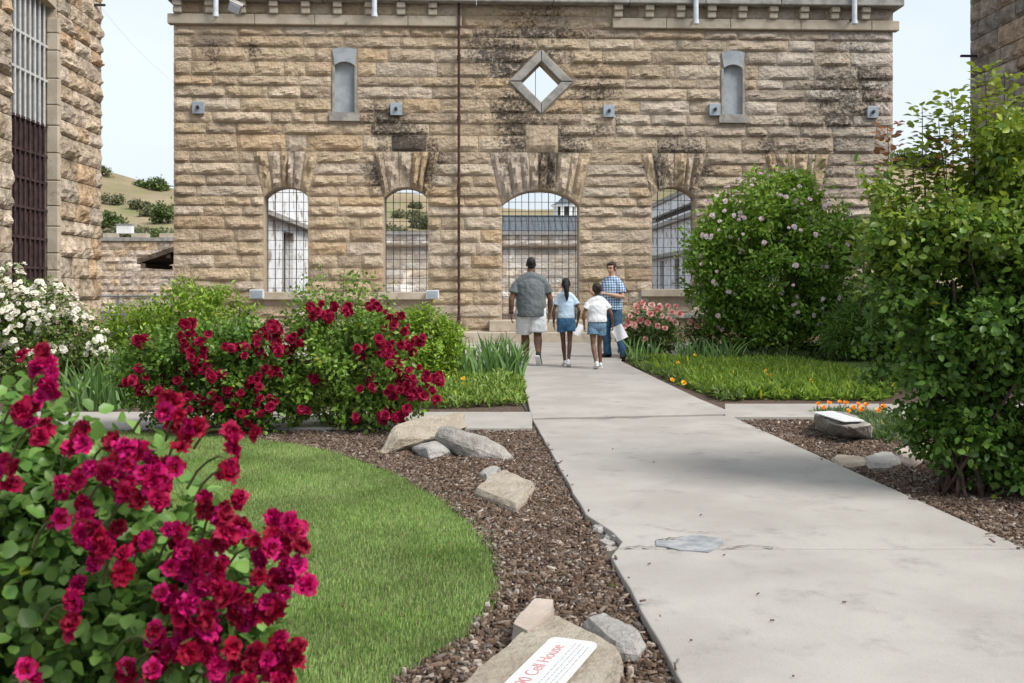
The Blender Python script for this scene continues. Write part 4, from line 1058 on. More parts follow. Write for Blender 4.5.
# peach-pink roses by the doorway
b_ = onY(650, HOR, 19.0); t = bush_root('pink_rose_bush', 'low salmon-pink rose bush beside the man in the checked shirt', 'rose bush', b_)
lp = lumps_px([(650,328,28,20),(635,338,16,18),(668,335,16,16),(650,345,28,12)], 19.0)
o, S = foliage(t, lp, 420, 6, .075, .05, (.06,.10,.02), (.13,.19,.045), 321, spray=.07)
canes(t, b_, subset(S, 8, np.random.default_rng(5)), .014, .005, 'green_cane')
rp = random.Random(6)
for (px, py) in [(630,316),(637,312),(645,308),(652,305),(660,307),(668,306),(640,320),(650,314),(662,316),(672,312),(675,322),(634,325),(648,323),(628,323),(645,339),(665,328),(680,314),(656,310),(643,303),(669,318),(624,326),(658,326),(676,306),(636,307)]:
    p = onY(px, py, 19.0 - rp.uniform(.35, .5)); put_bloom(t, pink_blooms, p, Vector((rp.uniform(-.5, .5), -1, rp.uniform(0, 1))), rp.uniform(.042, .07), rp)
b_ = onY(722, HOR, 20.2); t = bush_root('small_pink_rose', 'small pink rose bush half hidden at the foot of the large shrub', 'rose bush', b_)
lp = lumps_px([(700,330,16,14),(715,325,14,12)], 20.2); o, S = foliage(t, lp, 160, 6, .075, .05, (.05,.09,.02), (.11,.17,.04), 322, spray=.07)
canes(t, b_, subset(S, 5, np.random.default_rng(6)), .012, .005, 'green_cane')
for (px, py) in [(690,322),(697,326),(704,321),(711,327)]: put_bloom(t, pink_blooms, onY(px, py, 19.8), Vector((0, -1, .4)), .06, rp)

# the big pale-pink shrub in front of the facade
Y = 19.6; b_ = onY(778, HOR, Y); t = bush_root('flowering_shrub', 'large round dark green shrub dotted with pale pink flowers before the facade', 'shrub', b_)
lp = lumps_px([(775,262,78,78),(735,232,42,40),(812,226,42,40),(772,204,48,27),(722,280,32,45),(826,288,34,48),(775,318,66,34),(700,255,14,22),(840,250,18,30),(790,185,22,12),(755,190,14,14)], Y, .85)
o, S = foliage(t, lp, 5200, 8, .10, .06, (.085,.18,.022), (.21,.36,.05), 331, spray=.07, clumps=420, crad=.30, inner=.5, rag=.26, tipcol=(.30,.42,.06), tipz=(1.5, 3.6))  # tipcol paints sunlit highlights into the colour of the upper leaves
canes(t, b_, subset(S, 16, np.random.default_rng(8)), .035, .008, 'cane_bark', spread=.3)
rg = np.random.default_rng(81); Pb, Ob, _ = sample_lumps(800, lp[:7], rg, 1.02, .1); rr = random.Random(82); cnt = 0
for p, q in zip(Pb, Ob):
    px, py = project(*p)
    w = .8 if (py < 250 or px < 745) else .35
    if q[1] < .1 and rr.random() < w and cnt < 210 and py < 325:
        for _ in range(rr.choice([1, 1, 2, 3])):
            put_bloom(t, pale_blooms, Vector(p + q * .07) + Vector((rr.gauss(0, .05), rr.gauss(0, .05), rr.gauss(0, .05))), Vector(q) + Vector((0, -.6, .3)), rr.uniform(.028, .05), rr); cnt += 1
# dark low conifer behind the right shrub
Y = 17.5; b_ = onY(862, HOR, Y); t = bush_root('spreading_conifer', 'dark green spreading evergreen between the flowering shrub and the big right shrub', 'shrub', b_)
lp = lumps_px([(862,325,32,26),(885,315,36,34),(845,338,24,18),(910,330,40,38)], Y)
o, S = foliage(t, lp, 1500, 9, .15, .02, (.06,.135,.02), (.15,.27,.045), 341, spray=.06, up=.2); canes(t, b_, subset(S, 8, np.random.default_rng(4)), .03, .006, 'cane_bark')

# the tall shrub at the right edge
Y = 6.3; b_ = G(968, 497); Y = b_.y
t = bush_root('tall_rose_shrub', 'tall dark green leafy shrub with reddish new shoots at the right edge', 'shrub', b_)
lp = lumps_px([(955,222,52,42),(930,268,58,58),(925,330,55,62),(995,300,80,95),(1045,240,80,110),(945,395,48,42),(1030,380,70,80),(903,240,34,36),(1018,160,45,48),(1090,330,90,130),(985,430,60,30),(1030,455,60,34),(935,432,30,26),(985,455,45,24),(960,300,70,90),(895,190,20,26),(880,280,26,36)], Y, .95)
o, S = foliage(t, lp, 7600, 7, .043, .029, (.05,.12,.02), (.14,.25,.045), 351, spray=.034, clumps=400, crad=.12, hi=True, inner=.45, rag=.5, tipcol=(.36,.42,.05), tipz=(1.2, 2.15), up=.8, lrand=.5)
rng8 = np.random.default_rng(91)
canes(t, b_, subset(S, 14, rng8), .013, .004, 'cane_bark', spread=.2, bend=.5)
low = [onY(px, py, Y + R.uniform(-.25, .25)) for px, py in ((905,330),(915,380),(900,300),(930,300),(955,280),(990,300),(1010,330),(945,350),(975,330),(1040,350))]
canes(t, b_, low, .019, .008, 'cane_bark', spread=.16, bend=.3)
rsh = random.Random(77)
for (px, py, hh, red) in [(889,125,90,1),(893,190,50,0),(925,142,70,0),(922,105,70,0),(938,118,80,0),(952,92,90,0),(963,108,80,0),(985,68,110,0),(1005,78,100,0),(1020,95,90,0),(915,150,60,0),(902,165,55,0),(945,140,60,1),(973,100,80,0),(996,110,70,0),(880,205,40,0),(865,235,40,0)]:
    yy = Y + rsh.uniform(.05, .5); top = onY(px, py, yy); bot = onY(px + rsh.uniform(-8, 14), py + hh + 40, yy + .05)
    pts = [bot.lerp(top, k / 5) + Vector((rsh.uniform(-1, 1), rsh.uniform(-1, 1), 0)) * .008 for k in range(6)]
    MB().tube(pts, [.006 - .0008 * k for k in range(6)], 5).build('shoot', MATS['cane_bark'], t)
    n = int(hh / 2.2); Pt = []; D = []; C = []
    for k in range(n):
        s = 1 - (k / n) * .85; c = bot.lerp(top, s); a = k * 2.4
        for e in (0, .5, -.5):
            d = Vector((math.cos(a + e), math.sin(a + e), rsh.uniform(.1, .6))); Pt.append(c + d * (.02 + .04 * (e != 0))); D.append(d)
            f = rsh.random()
            C.append((.22 + .1*f, .12, .06) if (red and k < n * .45) else (.15 + .10 * f, .21 + .09 * f, .035))
    Pt, D, C = np.array(Pt), np.array(D), np.array(C); N = np.tile([0, 0, 1.], (len(Pt), 1)) + rng8.normal(0, .4, (len(Pt), 3))
    V, T, CC = leaf_arrays(Pt, D, N, .058 * rng8.uniform(.7, 1.2, len(Pt)), .04, C, True)
    tag(mk('shoot_leaves', V, T, MATS['leaf'], t, CC, smooth=True), kind='stuff')

# ------------------------------------------------------------------ the near magenta rose bush
Y = 2.05; b_ = (-.92, 2.15); t = bush_root('magenta_rose_bush', 'large magenta rose bush in the near left foreground, beside the lawn', 'rose bush', b_)
near = t
lp = lumps_px([(60,600,120,100,.1),(180,610,80,80,.08),(105,510,75,60,.1),(10,500,70,60,.1),(-90,560,110,140,.1),(232,632,36,45,.05),(90,745,150,115,.2),(-100,760,200,180,.2),(20,430,50,40,.15),(205,548,30,32,.05)], Y, .9)
rg = np.random.default_rng(361)
NC1, NC2 = (.07,.15,.03), (.20,.33,.085)
o, S = foliage(t, lp, 3000, 6, .034, .026, NC1, NC2, 361, spray=.042, hi=True, inner=.35, rag=.25, up=.9)
# larger leaves facing the camera, one by one
lm = []
for k in range(4):
    V, T, CC = leaf_arrays(np.zeros((1, 3)), np.array([[0, 1., 0]]), np.array([[0, 0, 1.]]), 1.0, .82, np.array([pick_cols(1, NC1, NC2, rg)[0]]) * (0.8 + .25 * k), True, fold=.12 + .06 * k)
    me = bpy.data.meshes.new('rose_leaf'); me.from_pydata(V.tolist(), [], T.tolist())
    a = me.color_attributes.new('Col', 'FLOAT_COLOR', 'POINT'); a.data.foreach_set('color', np.concatenate([CC, np.zeros((len(CC), 1))], 1).astype(np.float32).ravel())
    me.materials.append(MATS['leaf']); me.polygons.foreach_set('use_smooth', [True] * len(me.polygons)); lm.append(me)
rn = random.Random(363); cnt = 0
Pl, Ol, _ = sample_lumps(4000, lp[:9], rg, .92, .15)
for p, q in zip(Pl, Ol):
    if cnt >= 290: break
    px, py = project(*p)
    if q[1] > .1 or not (-15 < px < 285 and 400 < py < 700): continue
    o = bpy.data.objects.new('leaf', rn.choice(lm)); COL.objects.link(o); o.parent = t; o.location = Vector(p + q * .02) - wloc(t)
    nrm = (Vector(q) * .6 + Vector((rn.gauss(0, .4), -.5 + rn.gauss(0, .3), .8))).normalized()
    o.rotation_euler = (nrm.to_track_quat('Z', 'Y').to_matrix() @ Matrix.Rotation(rn.uniform(0, 6.28), 3, 'Z')).to_euler()
    s = rn.uniform(.028, .044); o.scale = (s, s, s); cnt += 1
NB = [(35,362,2),(47,382,3),(28,405,3),(42,425,3),(75,443,2),(82,468,2),(62,488,1),(60,520,1),(112,447,2),(133,456,3),(150,470,3),(122,482,3),(160,485,2),(145,500,2),(110,470,2),(172,408,3),(188,433,3),(180,420,1),(228,433,2),(229,455,2),(231,468,1),(4,468,2),(218,510,2),(233,524,3),(225,540,2),(275,528,2),(298,530,2),(266,552,2),(295,566,2),(255,542,1),(290,585,2),(282,548,2),
      (90,528,3),(105,543,3),(112,562,2),(120,575,1),(145,541,1),(75,612,3),(182,535,3),(195,552,3),(178,566,3),(200,578,3),(215,566,3),(222,590,3),(170,596,3),(190,612,3),(210,622,3),(238,598,3),(250,612,3),(178,638,3),(200,650,3),(152,668,3),(150,640,2),(238,655,2),(262,662,3),(290,652,3),(285,672,3),(240,680,3),(265,582,2),(262,600,2),(125,672,2),(30,682,2),(212,640,2),(165,655,2),(225,670,2)]
for (px, py, k) in NB:
    for _ in range(int(k * 1.85 + .5)):
        sp = 3 if k == 1 else 8
        yy = Y - .22 + rn.uniform(-.09, .09); p = onY(px + rn.gauss(0, sp), py + rn.gauss(0, sp), yy)
        put_bloom(near, near_blooms, p, Vector((rn.uniform(-.9, .9), -1 + rn.uniform(-.2, .6), rn.uniform(-.2, 1.0))), rn.uniform(.0125, .019), rn)
    e = onY(px, py, Y - .22) + Vector((0, .01, -.01))
    s0 = e + Vector((-rn.uniform(.04, .10), .07, -rn.uniform(.03, .07)))
    m_ = s0.lerp(e, .5) + Vector((0, 0, .025))
    MB().tube([s0, s0.lerp(m_, .5) + Vector((0, 0, .008)), m_, m_.lerp(e, .5) + Vector((0, 0, .008)), e], [.0028, .0026, .0024, .002, .0018], 5).build('flower_stalk', MATS['green_cane'], near)
canes(near, b_, subset(S, 18, rg), .010, .004, 'green_cane', spread=.2)

# ------------------------------------------------------------------ irises, day lilies, ground cover
def blade_mesh(name, c, bendy, seed):
    rr = random.Random(seed); V, Fc = [], []
    for i in range(6):
        s = i / 5; w = .5 * (1 - s ** 2.2) + .02; y = bendy * s * s; z = s - .25 * bendy * s * s
        V += [(-w, y, z), (0, y - .15 * w, z), (w, y, z)]
    for i in range(5):
        for j in (0, 1): a = i * 3 + j; Fc.append((a, a + 1, a + 4, a + 3))
    me = bpy.data.meshes.new(name); me.from_pydata(V, [], Fc)
    a = me.color_attributes.new('Col', 'FLOAT_COLOR', 'POINT'); a.data.foreach_set('color', np.tile(np.array([*c, 0], np.float32), len(V)))
    me.materials.append(MATS['leaf']); return me
IB = [blade_mesh('iris_blade', c, b, i) for i, (c, b) in enumerate([((.15,.26,.09), .05), ((.19,.31,.12), .3), ((.12,.22,.07), .15), ((.22,.35,.12), .5)])]
def iris(label, px0, px1, Y0, Y1, n, h, seed):
    rr = random.Random(seed); a, b = onY(px0, HOR, (Y0+Y1)/2), onY(px1, HOR, (Y0+Y1)/2)
    t = thing('iris_clump', label, 'iris', ((a.x+b.x)/2, (Y0+Y1)/2, 0), 'iris clumps beside the paths')
    for _ in range(n):
        o = bpy.data.objects.new('leaf', rr.choice(IB)); COL.objects.link(o); o.parent = t
        x = rr.uniform(a.x, b.x); o.location = (x - t.location.x, rr.uniform(Y0, Y1) - t.location.y, -.02)
        hh = h * rr.uniform(.6, 1.15); o.scale = (.032, hh, hh); tilt = (x - (a.x+b.x)/2) / max(.1, (b.x-a.x)) * .5
        o.rotation_euler = (rr.uniform(-.15, .15), tilt + rr.uniform(-.12, .12), rr.uniform(0, 6.28))
iris('grey-green iris clump between the white roses and the red rose bush', 82, 132, 10.9, 11.8, 110, .62, 1)
iris('sharp-leaved iris clump at the left edge of the path before the doorway', 484, 520, 14.2, 15.6, 150, .66, 2)
iris('iris clump between the small green shrub and the path-edge irises', 430, 482, 14.0, 15.4, 120, .6, 3)
iris('dark iris clump at the foot of the large flowering shrub', 680, 740, 17.6, 18.4, 70, .5, 4)
iris('few iris leaves below the salmon-pink roses', 626, 656, 17.9, 18.5, 35, .5, 5)

def ground_cover(name, label, poly_px, n, L, Wd, hgt, c1, c2, seed, upw=1.2, flowers=None, z=0.0, mat_='leaf', droop=.25):
    rng = np.random.default_rng(seed); pts = [G(*p) for p in poly_px]; xs = [p.x for p in pts]; ys = [p.y for p in pts]
    def inside(X, Yv):
        r = np.zeros(len(X), bool); j = len(pts) - 1
        for i in range(len(pts)):
            a, b = pts[i], pts[j]
            c = ((a.y > Yv) != (b.y > Yv)) & (X < (b.x - a.x) * (Yv - a.y) / (b.y - a.y + 1e-12) + a.x); r ^= c; j = i
        return r
    X = rng.uniform(min(xs), max(xs), n * 3); Yv = rng.uniform(min(ys), max(ys), n * 3); k = inside(X, Yv); X, Yv = X[k][:n], Yv[k][:n]; m = len(X)
    edge = np.clip(np.min(np.stack([np.hypot(X - p.x, (Yv - p.y)) for a_, b_2 in zip(pts, pts[1:] + pts[:1]) for p in [a_.lerp(b_2, q) for q in (0, .12, .25, .37, .5, .62, .75, .87)]]), 0) / .3, .25, 1)
    mound = edge * hgt * (.45 + .55 * np.sin(X * 3.1 + seed) * np.sin(Yv * 2.3)) ** 2 + hgt * .35
    Pt = np.stack([X, Yv, z + mound * rng.random(m) ** .5], 1)
    D = unit(rng.normal(0, .6, (m, 3)) + np.array([0, 0, upw])); N = unit(rng.normal(0, .5, (m, 3)) + np.array([0, -.3, .6]))
    s = rng.uniform(.6, 1.3, m)
    V, T, CC = leaf_arrays(Pt, D, N, L * s, Wd * s, pick_cols(m, c1, c2, rng), False, droop=droop)
    return tag(mk(name, V, T, MATS[mat_], None, CC, origin=(sum(xs)/len(xs), sum(ys)/len(ys), 0)), label, 'ground cover', None, 'stuff')
ground_cover('ground_cover', 'low bright green ground cover left of the path, behind the side path', [(395, 410), (460, 409), (524, 406), (521, 380), (470, 372), (395, 385)], 12000, .085, .03, .20, (.11,.19,.03), (.27,.38,.08), 41, .8)
ground_cover('ground_cover', 'green ground cover under the shrubs behind the red roses', [(60, 410), (395, 410), (430, 372), (60, 372)], 9000, .08, .045, .10, (.06,.10,.02), (.13,.19,.05), 45, .5)
ground_cover('day_lily_bed', 'bed of strappy bright green leaves right of the path, behind the side path', [(660, 374), (720, 400), (885, 401.5), (900, 385), (800, 366), (640, 362)], 17000, .15, .02, .07, (.15,.25,.03), (.33,.47,.08), 42, .9, droop=.5)
ground_cover('ground_cover', 'low mixed greenery along the right path edge below the salmon roses', [(630, 366), (722, 402), (745, 402), (700, 372), (640, 352)], 7000, .09, .04, .10, (.07,.12,.025), (.17,.24,.06), 43, .7)
ground_cover('ground_cover', 'dark low growth under the large flowering shrub', [(690, 364), (900, 366), (930, 352), (690, 349)], 6000, .14, .05, .14, (.025,.05,.012), (.07,.11,.025), 44, .7)
ground_cover('ground_cover', 'feathery grey-green poppy foliage behind the right marker stone', [(862, 441), (905, 445), (900, 420), (840, 414), (812, 416)], 3600, .075, .016, .10, (.10,.15,.06), (.18,.25,.11), 46, .9)
# far lawn to the right
mb = MB(); mb.poly([G(700, 372), G(1400, 404), G(1500, 358), G(760, 358)], -.05, .02); far_lawn = tag(mb.build('far_lawn', MATS['turf']), kind='structure')
# small flowers with stalks
def flower(label, cat, group, spots, cols, size, name, seed, hgt=.0):
    ms = [bloom_mesh(name, 6, 1.0, cols, seed + k, rows=((1, 35, 5), (.5, 60, 3)), g=2) for k in range(2)]; rr = random.Random(seed)
    for (px, py, yb) in spots:
        g0 = G(px, yb); p = onY(px, py, g0.y); 
        t = thing(name, label, cat, (p.x, p.y, 0), group)
        put_bloom(t, ms, p, Vector((rr.uniform(-.5, .5), -.8, .8)), size * rr.uniform(.8, 1.2), rr)
        MB().tube([(p.x + .02, p.y + .02, 0), (p.x, p.y + .01, p.z)], .004, 5).build('stalk', MATS['green_cane'], t)
flower('orange poppy behind the right marker stone', 'poppy', 'orange poppies behind the marker stone', [(818,404,419),(829,403,418),(840,402,418),(846,403,419),(853,408,424),(861,410,424),(866,405,424),(878,411,427),(823,408,420),(848,411,423),(883,407,425),(858,405,421)], [(.85,.30,.03),(.80,.22,.02),(.88,.38,.05)], .027, 'orange_poppy', 7)
flower('yellow flower among the strappy leaves right of the path', 'flower', 'yellow day lilies right of the path', [(769,376,386),(766,371,381),(678,363,372),(684,383,389),(703,368,376),(672,380,386),(811,381,392),(695,355,366),(765,387,394)], [(.85,.50,.03),(.85,.42,.03)], .033, 'yellow_day_lily', 8)
flower('yellow flower at the edge of the path by the irises', 'flower', 'yellow flowers left of the path', [(521,382,390),(510,375,388),(463,379,392),(462,385,396),(519,379,389),(436,398,406)], [(.85,.55,.05),(.82,.48,.03)], .033, 'yellow_flower', 9)
# ------------------------------------------------------------------ grass blades, bark chips
def in_poly(X, Yv, pts):
    r = np.zeros(len(X), bool); j = len(pts) - 1
    for i in range(len(pts)):
        a, b = pts[i], pts[j]
        r ^= ((a[1] > Yv) != (b[1] > Yv)) & (X < (b[0] - a[0]) * (Yv - a[1]) / (b[1] - a[1] + 1e-12) + a[0]); j = i
    return r
def in_view(X, Yv, Z, m=30):
    dep = X * SA + Yv * CA; lat = X * CA - Yv * SA; px = 512 + F * lat / dep; py = HOR - F * (Z - CAMH) / dep
    return (dep > .5) & (px > -m - 260) & (px < 1024 + m + 200) & (py < 683 + m + 25)
def grass(name, label, poly, dens, h, w, seed, x0, x1, y0, y1, cmul=1.0):
    rng = np.random.default_rng(seed); n = int((x1 - x0) * (y1 - y0) * dens)
    X = rng.uniform(x0, x1, n); Yv = rng.uniform(y0, y1, n)
    k = in_poly(X + rng.normal(0, .03, n), Yv + rng.normal(0, .03, n), poly) & in_view(X, Yv, 0)
    k &= rng.random(n) < np.clip(1.25 - (Yv - 3) * .11, .45, 1) if y1 < 12 else True
    X, Yv = X[k], Yv[k]; n = len(X); print(name, n)
    az = rng.uniform(0, math.tau, n); lean = rng.normal(0, .42, n); H_ = h * rng.uniform(.55, 1.25, n)
    d = np.stack([np.cos(az), np.sin(az), np.zeros(n)], 1); s = np.stack([-np.sin(az + .6), np.cos(az + .6), np.zeros(n)], 1) * (w * rng.uniform(.7, 1.3, n))[:, None]
    B = np.stack([X, Yv, np.full(n, .008)], 1); up = np.array([0, 0, 1.0])
    M = B + d * (lean * H_ * .35)[:, None] + up * (H_ * .6)[:, None]; T_ = B + d * (lean * H_)[:, None] + up * (H_ * (1 - .18 * np.abs(lean)))[:, None]
    V = np.stack([B - s, B + s, M + s * .8, M - s * .8, T_], 1).reshape(-1, 3)
    tri = (np.arange(n)[:, None, None] * 5 + np.array([(0,1,2),(0,2,3),(3,2,4)])[None]).reshape(-1, 3)
    patch = np.array([mnoise.noise(Vector((x * 1.3, y * 1.3, seed))) + .6 * mnoise.noise(Vector((x * 4, y * 4, seed))) for x, y in zip(X, Yv)])
    t = np.clip(.5 + .55 * patch + rng.normal(0, .2, n), 0, 1)[:, None]
    c = np.array([.165, .28, .055]) * (1 - t) + np.array([.335, .44, .16]) * t
    dry = (rng.random(n) < .07)[:, None]; c = np.where(dry, np.array([.36, .31, .16]), c) * rng.uniform(.8, 1.2, (n, 1)) * cmul
    return tag(mk(name, V, tri, MATS['grass'], None, np.repeat(c, 5, 0)), label, 'grass', None, 'stuff')
grass('lawn_grass', 'short mown lawn grass curving along the bark bed', [(p.x, p.y) for p in LAWN], 19000, .028, .0017, 51, -5.6, .35, 2.6, G(60, 431).y + .1)
fp = [G(700, 372), G(1400, 404), G(1500, 358), G(760, 358)]
grass('far_lawn_grass', 'patch of short lawn behind the strappy leaves at the right', [(p.x, p.y) for p in fp], 1500, .07, .006, 52, 5, 13, 12, 20, .8)

def chips(name, label, n, x0, x1, y0, y1, reject, seed, zoff=0):
    rng = np.random.default_rng(seed); X = rng.uniform(x0, x1, n); Yv = rng.uniform(y0, y1, n)
    k = in_view(X, Yv, 0) & ~reject(X, Yv); k &= rng.random(n) < np.clip(1.4 - (Yv - 3) * .10, .5, 1); X, Yv = X[k], Yv[k]; n = len(X); print(name, n)
    L = rng.gamma(1.8, .0048, n) + .004; Wd = L * rng.uniform(.13, .4, n); Wd = np.minimum(Wd, .007); T_ = rng.uniform(.002, .006, n)
    az = rng.uniform(0, math.tau, n); tl = rng.normal(0, .28, n); rl_ = rng.normal(0, .35, n)
    a = np.stack([np.cos(az) * np.cos(tl), np.sin(az) * np.cos(tl), np.sin(tl)], 1); b0 = np.stack([-np.sin(az), np.cos(az), rl_], 1); b = unit(b0); c = np.cross(a, b)
    z = .006 + .018 * rng.random(n) + np.array([.014 * mnoise.noise(Vector((x * 5, y * 5, 2))) for x, y in zip(X, Yv)])
    o = np.stack([X, Yv, z], 1); vv = []
    for sz in (-1, 1):
        for (sx, sy) in ((-1,-1),(1,-1),(1,1),(-1,1)):
            tw = .75 if sx > 0 else 1.0
            vv.append(o + a * (sx * L)[:, None] + b * (sy * Wd * tw)[:, None] + c * (sz * T_)[:, None])
    V = np.stack(vv, 1).reshape(-1, 3)
    q = np.array([(4,5,6,7),(0,1,5,4),(1,2,6,5),(2,3,7,6),(3,0,4,7)])
    Fq = (np.arange(n)[:, None, None] * 8 + q[None]).reshape(-1, 4)
    pal = np.array([(.085,.055,.038),(.12,.080,.056),(.06,.040,.029),(.18,.130,.095),(.14,.095,.068),(.24,.195,.16),(.105,.085,.074),(.34,.295,.25),(.19,.165,.145)])
    pr = np.array([.2,.2,.15,.12,.12,.07,.08,.03,.03]); col = pal[rng.choice(len(pal), n, p=pr / pr.sum())] * rng.uniform(.75, 1.3, (n, 1))
    if zoff: V[:, 2] += zoff
    return tag(mk(name, V, Fq, MATS['chips'], None, np.repeat(col, 8, 0)), label, 'mulch', None, 'stuff')
LAWN2 = [(p.x, p.y) for p in LAWN]
PATHP = [(p.x, p.y) for p in (P(PL(372), 372), P(PL(800), 800), P(PR(800), 800), P(PR(362), 362))]
chips('bark_mulch', 'brown bark chip mulch between the lawn and the path', 260000, -4.6, 1.1, 2.6, G(300, 427.5).y, lambda X, Y_: in_poly(X, Y_, LAWN2) | in_poly(X, Y_, PATHP), 61)
chips('bark_mulch', 'brown bark chip mulch right of the path around the tall shrub', 165000, 1.2, 5.6, 4.0, G(800, 416.5).y, lambda X, Y_: in_poly(X, Y_, PATHP), 62)
def off_edge(X, Y_):
    la, lb2 = P(PL(421), 421), P(PL(683), 683); d = np.abs((X - la.x) * (lb2.y - la.y) - (Y_ - la.y) * (lb2.x - la.x)) / math.hypot(lb2.x - la.x, lb2.y - la.y)
    ra2, rb2 = P(PR(425), 425), P(PR(620), 620); d2 = np.abs((X - ra2.x) * (rb2.y - ra2.y) - (Y_ - ra2.y) * (rb2.x - ra2.x)) / math.hypot(rb2.x - ra2.x, rb2.y - ra2.y)
    dm = np.minimum(d, d2); return ~in_poly(X, Y_, PATHP) | (NP.random(len(X)) > np.exp(-dm / .022) * .4)
chips('stray_bark', 'stray bark chips spilled along the edges of the concrete path', 14000, -.2, 4.2, 3.2, 9.4, off_edge, 63, PZ - .004)
# pale chips and pebbles scattered on top
for i in range(34):
    px, py = R.choice([(R.uniform(470, 520), R.uniform(560, 640)), (R.uniform(400, 480), R.uniform(640, 690)), (R.uniform(500, 570), R.uniform(480, 640)), (R.uniform(600, 660), R.uniform(610, 680))])
    c = G(px, py)
    if in_poly(np.array([c.x]), np.array([c.y]), LAWN2)[0] or in_poly(np.array([c.x]), np.array([c.y]), PATHP)[0]: continue
    s = R.uniform(.008, .016); pts = [c + Vector((math.cos(k) * s * R.uniform(.6, 1.3), math.sin(k) * s * R.uniform(.6, 1.3), 0)) for k in np.arange(5) * math.tau / 5]
    rock('pebble', 'rock_pink', pts, .01, .03 + R.uniform(0, .008), i, label='small pale pebble lying on the bark chips', cat='pebble', group='pale pebbles on the bark', amp=.004, sub=0)

# ------------------------------------------------------------------ stones
def px_rock(name, m, pxs, z1, seed, label, cat='rock', **kw):
    h = kw.pop('hz', z1 * .6)
    return rock(name, m, [G(x, y, h) for x, y in pxs], 0, z1, seed, label=label, cat=cat, **kw)
# leaning tan slab, grey log-like slab across it, pale stone wedged below, flat square stone
def hull_rock(name, m, pts3, seed, label, amp=.018, sub=3, cat='rock'):
    c = sum(pts3, Vector()) / len(pts3); o = Vector((c.x, c.y, 0)); bm = bmesh.new()
    for p in pts3: bm.verts.new(p - o)
    bmesh.ops.convex_hull(bm, input=bm.verts); 
    for v in [v for v in bm.verts if not v.link_faces]: bm.verts.remove(v)
    bmesh.ops.bevel(bm, geom=list(bm.edges), offset=.012, segments=1, affect='EDGES')
    for _ in range(sub):
        bmesh.ops.triangulate(bm, faces=bm.faces); long_ = [e for e in bm.edges if e.calc_length() > .045]
        if long_: bmesh.ops.subdivide_edges(bm, edges=long_, cuts=1)
    bmesh.ops.triangulate(bm, faces=bm.faces); bm.normal_update()
    for v in bm.verts:
        s = (v.co + Vector((seed, seed, 0))) * 7; v.co += v.normal * (mnoise.noise(s) * amp + mnoise.noise(s * 3) * amp * .4)
    me = bpy.data.meshes.new(name); bm.to_mesh(me); bm.free(); me.materials.append(MATS[m])
    return tag(link(name, me, None, o), label, cat)
def slab_pts(px_top, Y_of, th, zlift=0):
    return None
# tan slab: a thick plate, left end on the ground, right end raised behind the grey slab
def plate(corners, n, th): return corners + [c - n * th for c in corners]
tl, tr, br, bl_ = onY(396, 424, 9.35), onY(468, 414, 9.3), onY(470, 432, 8.7), onY(432, 437, 8.45)
hull_rock('boulder', 'rock_tan', [onY(397, 424, 8.25), onY(425, 416, 8.6), onY(464, 412, 8.75), onY(468, 426, 8.3), onY(434, 438, 8.05), onY(399, 437, 7.95),
    G(376, 455), G(383, 456), onY(396, 447, 7.95), G(381, 450), Vector((onY(397, 424, 8.3).x, 8.75, -.02)), onY(462, 434, 8.4), Vector((onY(460, 440, 8.7).x, 8.8, -.02))], 3.3,
    'tan angular boulder leaning beside the red roses, behind the long grey rock', amp=.02)
ga, gb = [], []
def long_rock():
    A = onY(440, 434, 8.0); B = onY(511, 462, 7.62)
    pts = []
    for s, w, h in ((0, .085, .065), (.10, .12, .10), (.4, .135, .115), (.7, .12, .095), (.92, .085, .065), (1, .06, .04)):
        c = A.lerp(B, s); c.z += .0; d = (B - A).normalized(); side = Vector((d.y, -d.x, 0)).normalized(); up = d.cross(side) * -1 if d.cross(side).z < 0 else d.cross(side)
        pts.append([c + side * (w * math.cos(k)) + up * (h * math.sin(k)) * (1 if math.sin(k) > 0 else 1.15) for k in np.arange(8) * math.tau / 8 + .3])
    return [p for r in pts for p in r]
hull_rock('long_rock', 'rock_grey', long_rock(), 8.1, 'long grey rock lying across the tan boulder, pointing at the path', amp=.022)
hull_rock('wedged_rock', 'rock_pale', [G(411, 448, .07), G(420, 443, .11), G(436, 441, .12), G(450, 450, .07), G(430, 462, 0), G(410, 452, 0), G(456, 457, 0), Vector((G(440, 450).x, 8.5, 0)), G(426, 447, .11)], 5.5, 'small pale rock wedged under the tan boulder and long grey rock', amp=.014)
px_rock('flat_stone', 'rock_tan', [(475, 490), (490, 476), (503, 470), (519, 476), (535, 484), (527, 496), (517, 505), (497, 499)], .07, 9.9, 'flat square tan stone lying alone on the bark chips', amp=.012, top_in=.93, hz=.06)
px_rock('small_stone', 'rock_pale', [(479, 474), (486, 470), (496, 468), (501, 470), (496, 477), (486, 479)], .06, 2.2, 'small pale stone behind the flat square tan stone', amp=.012)
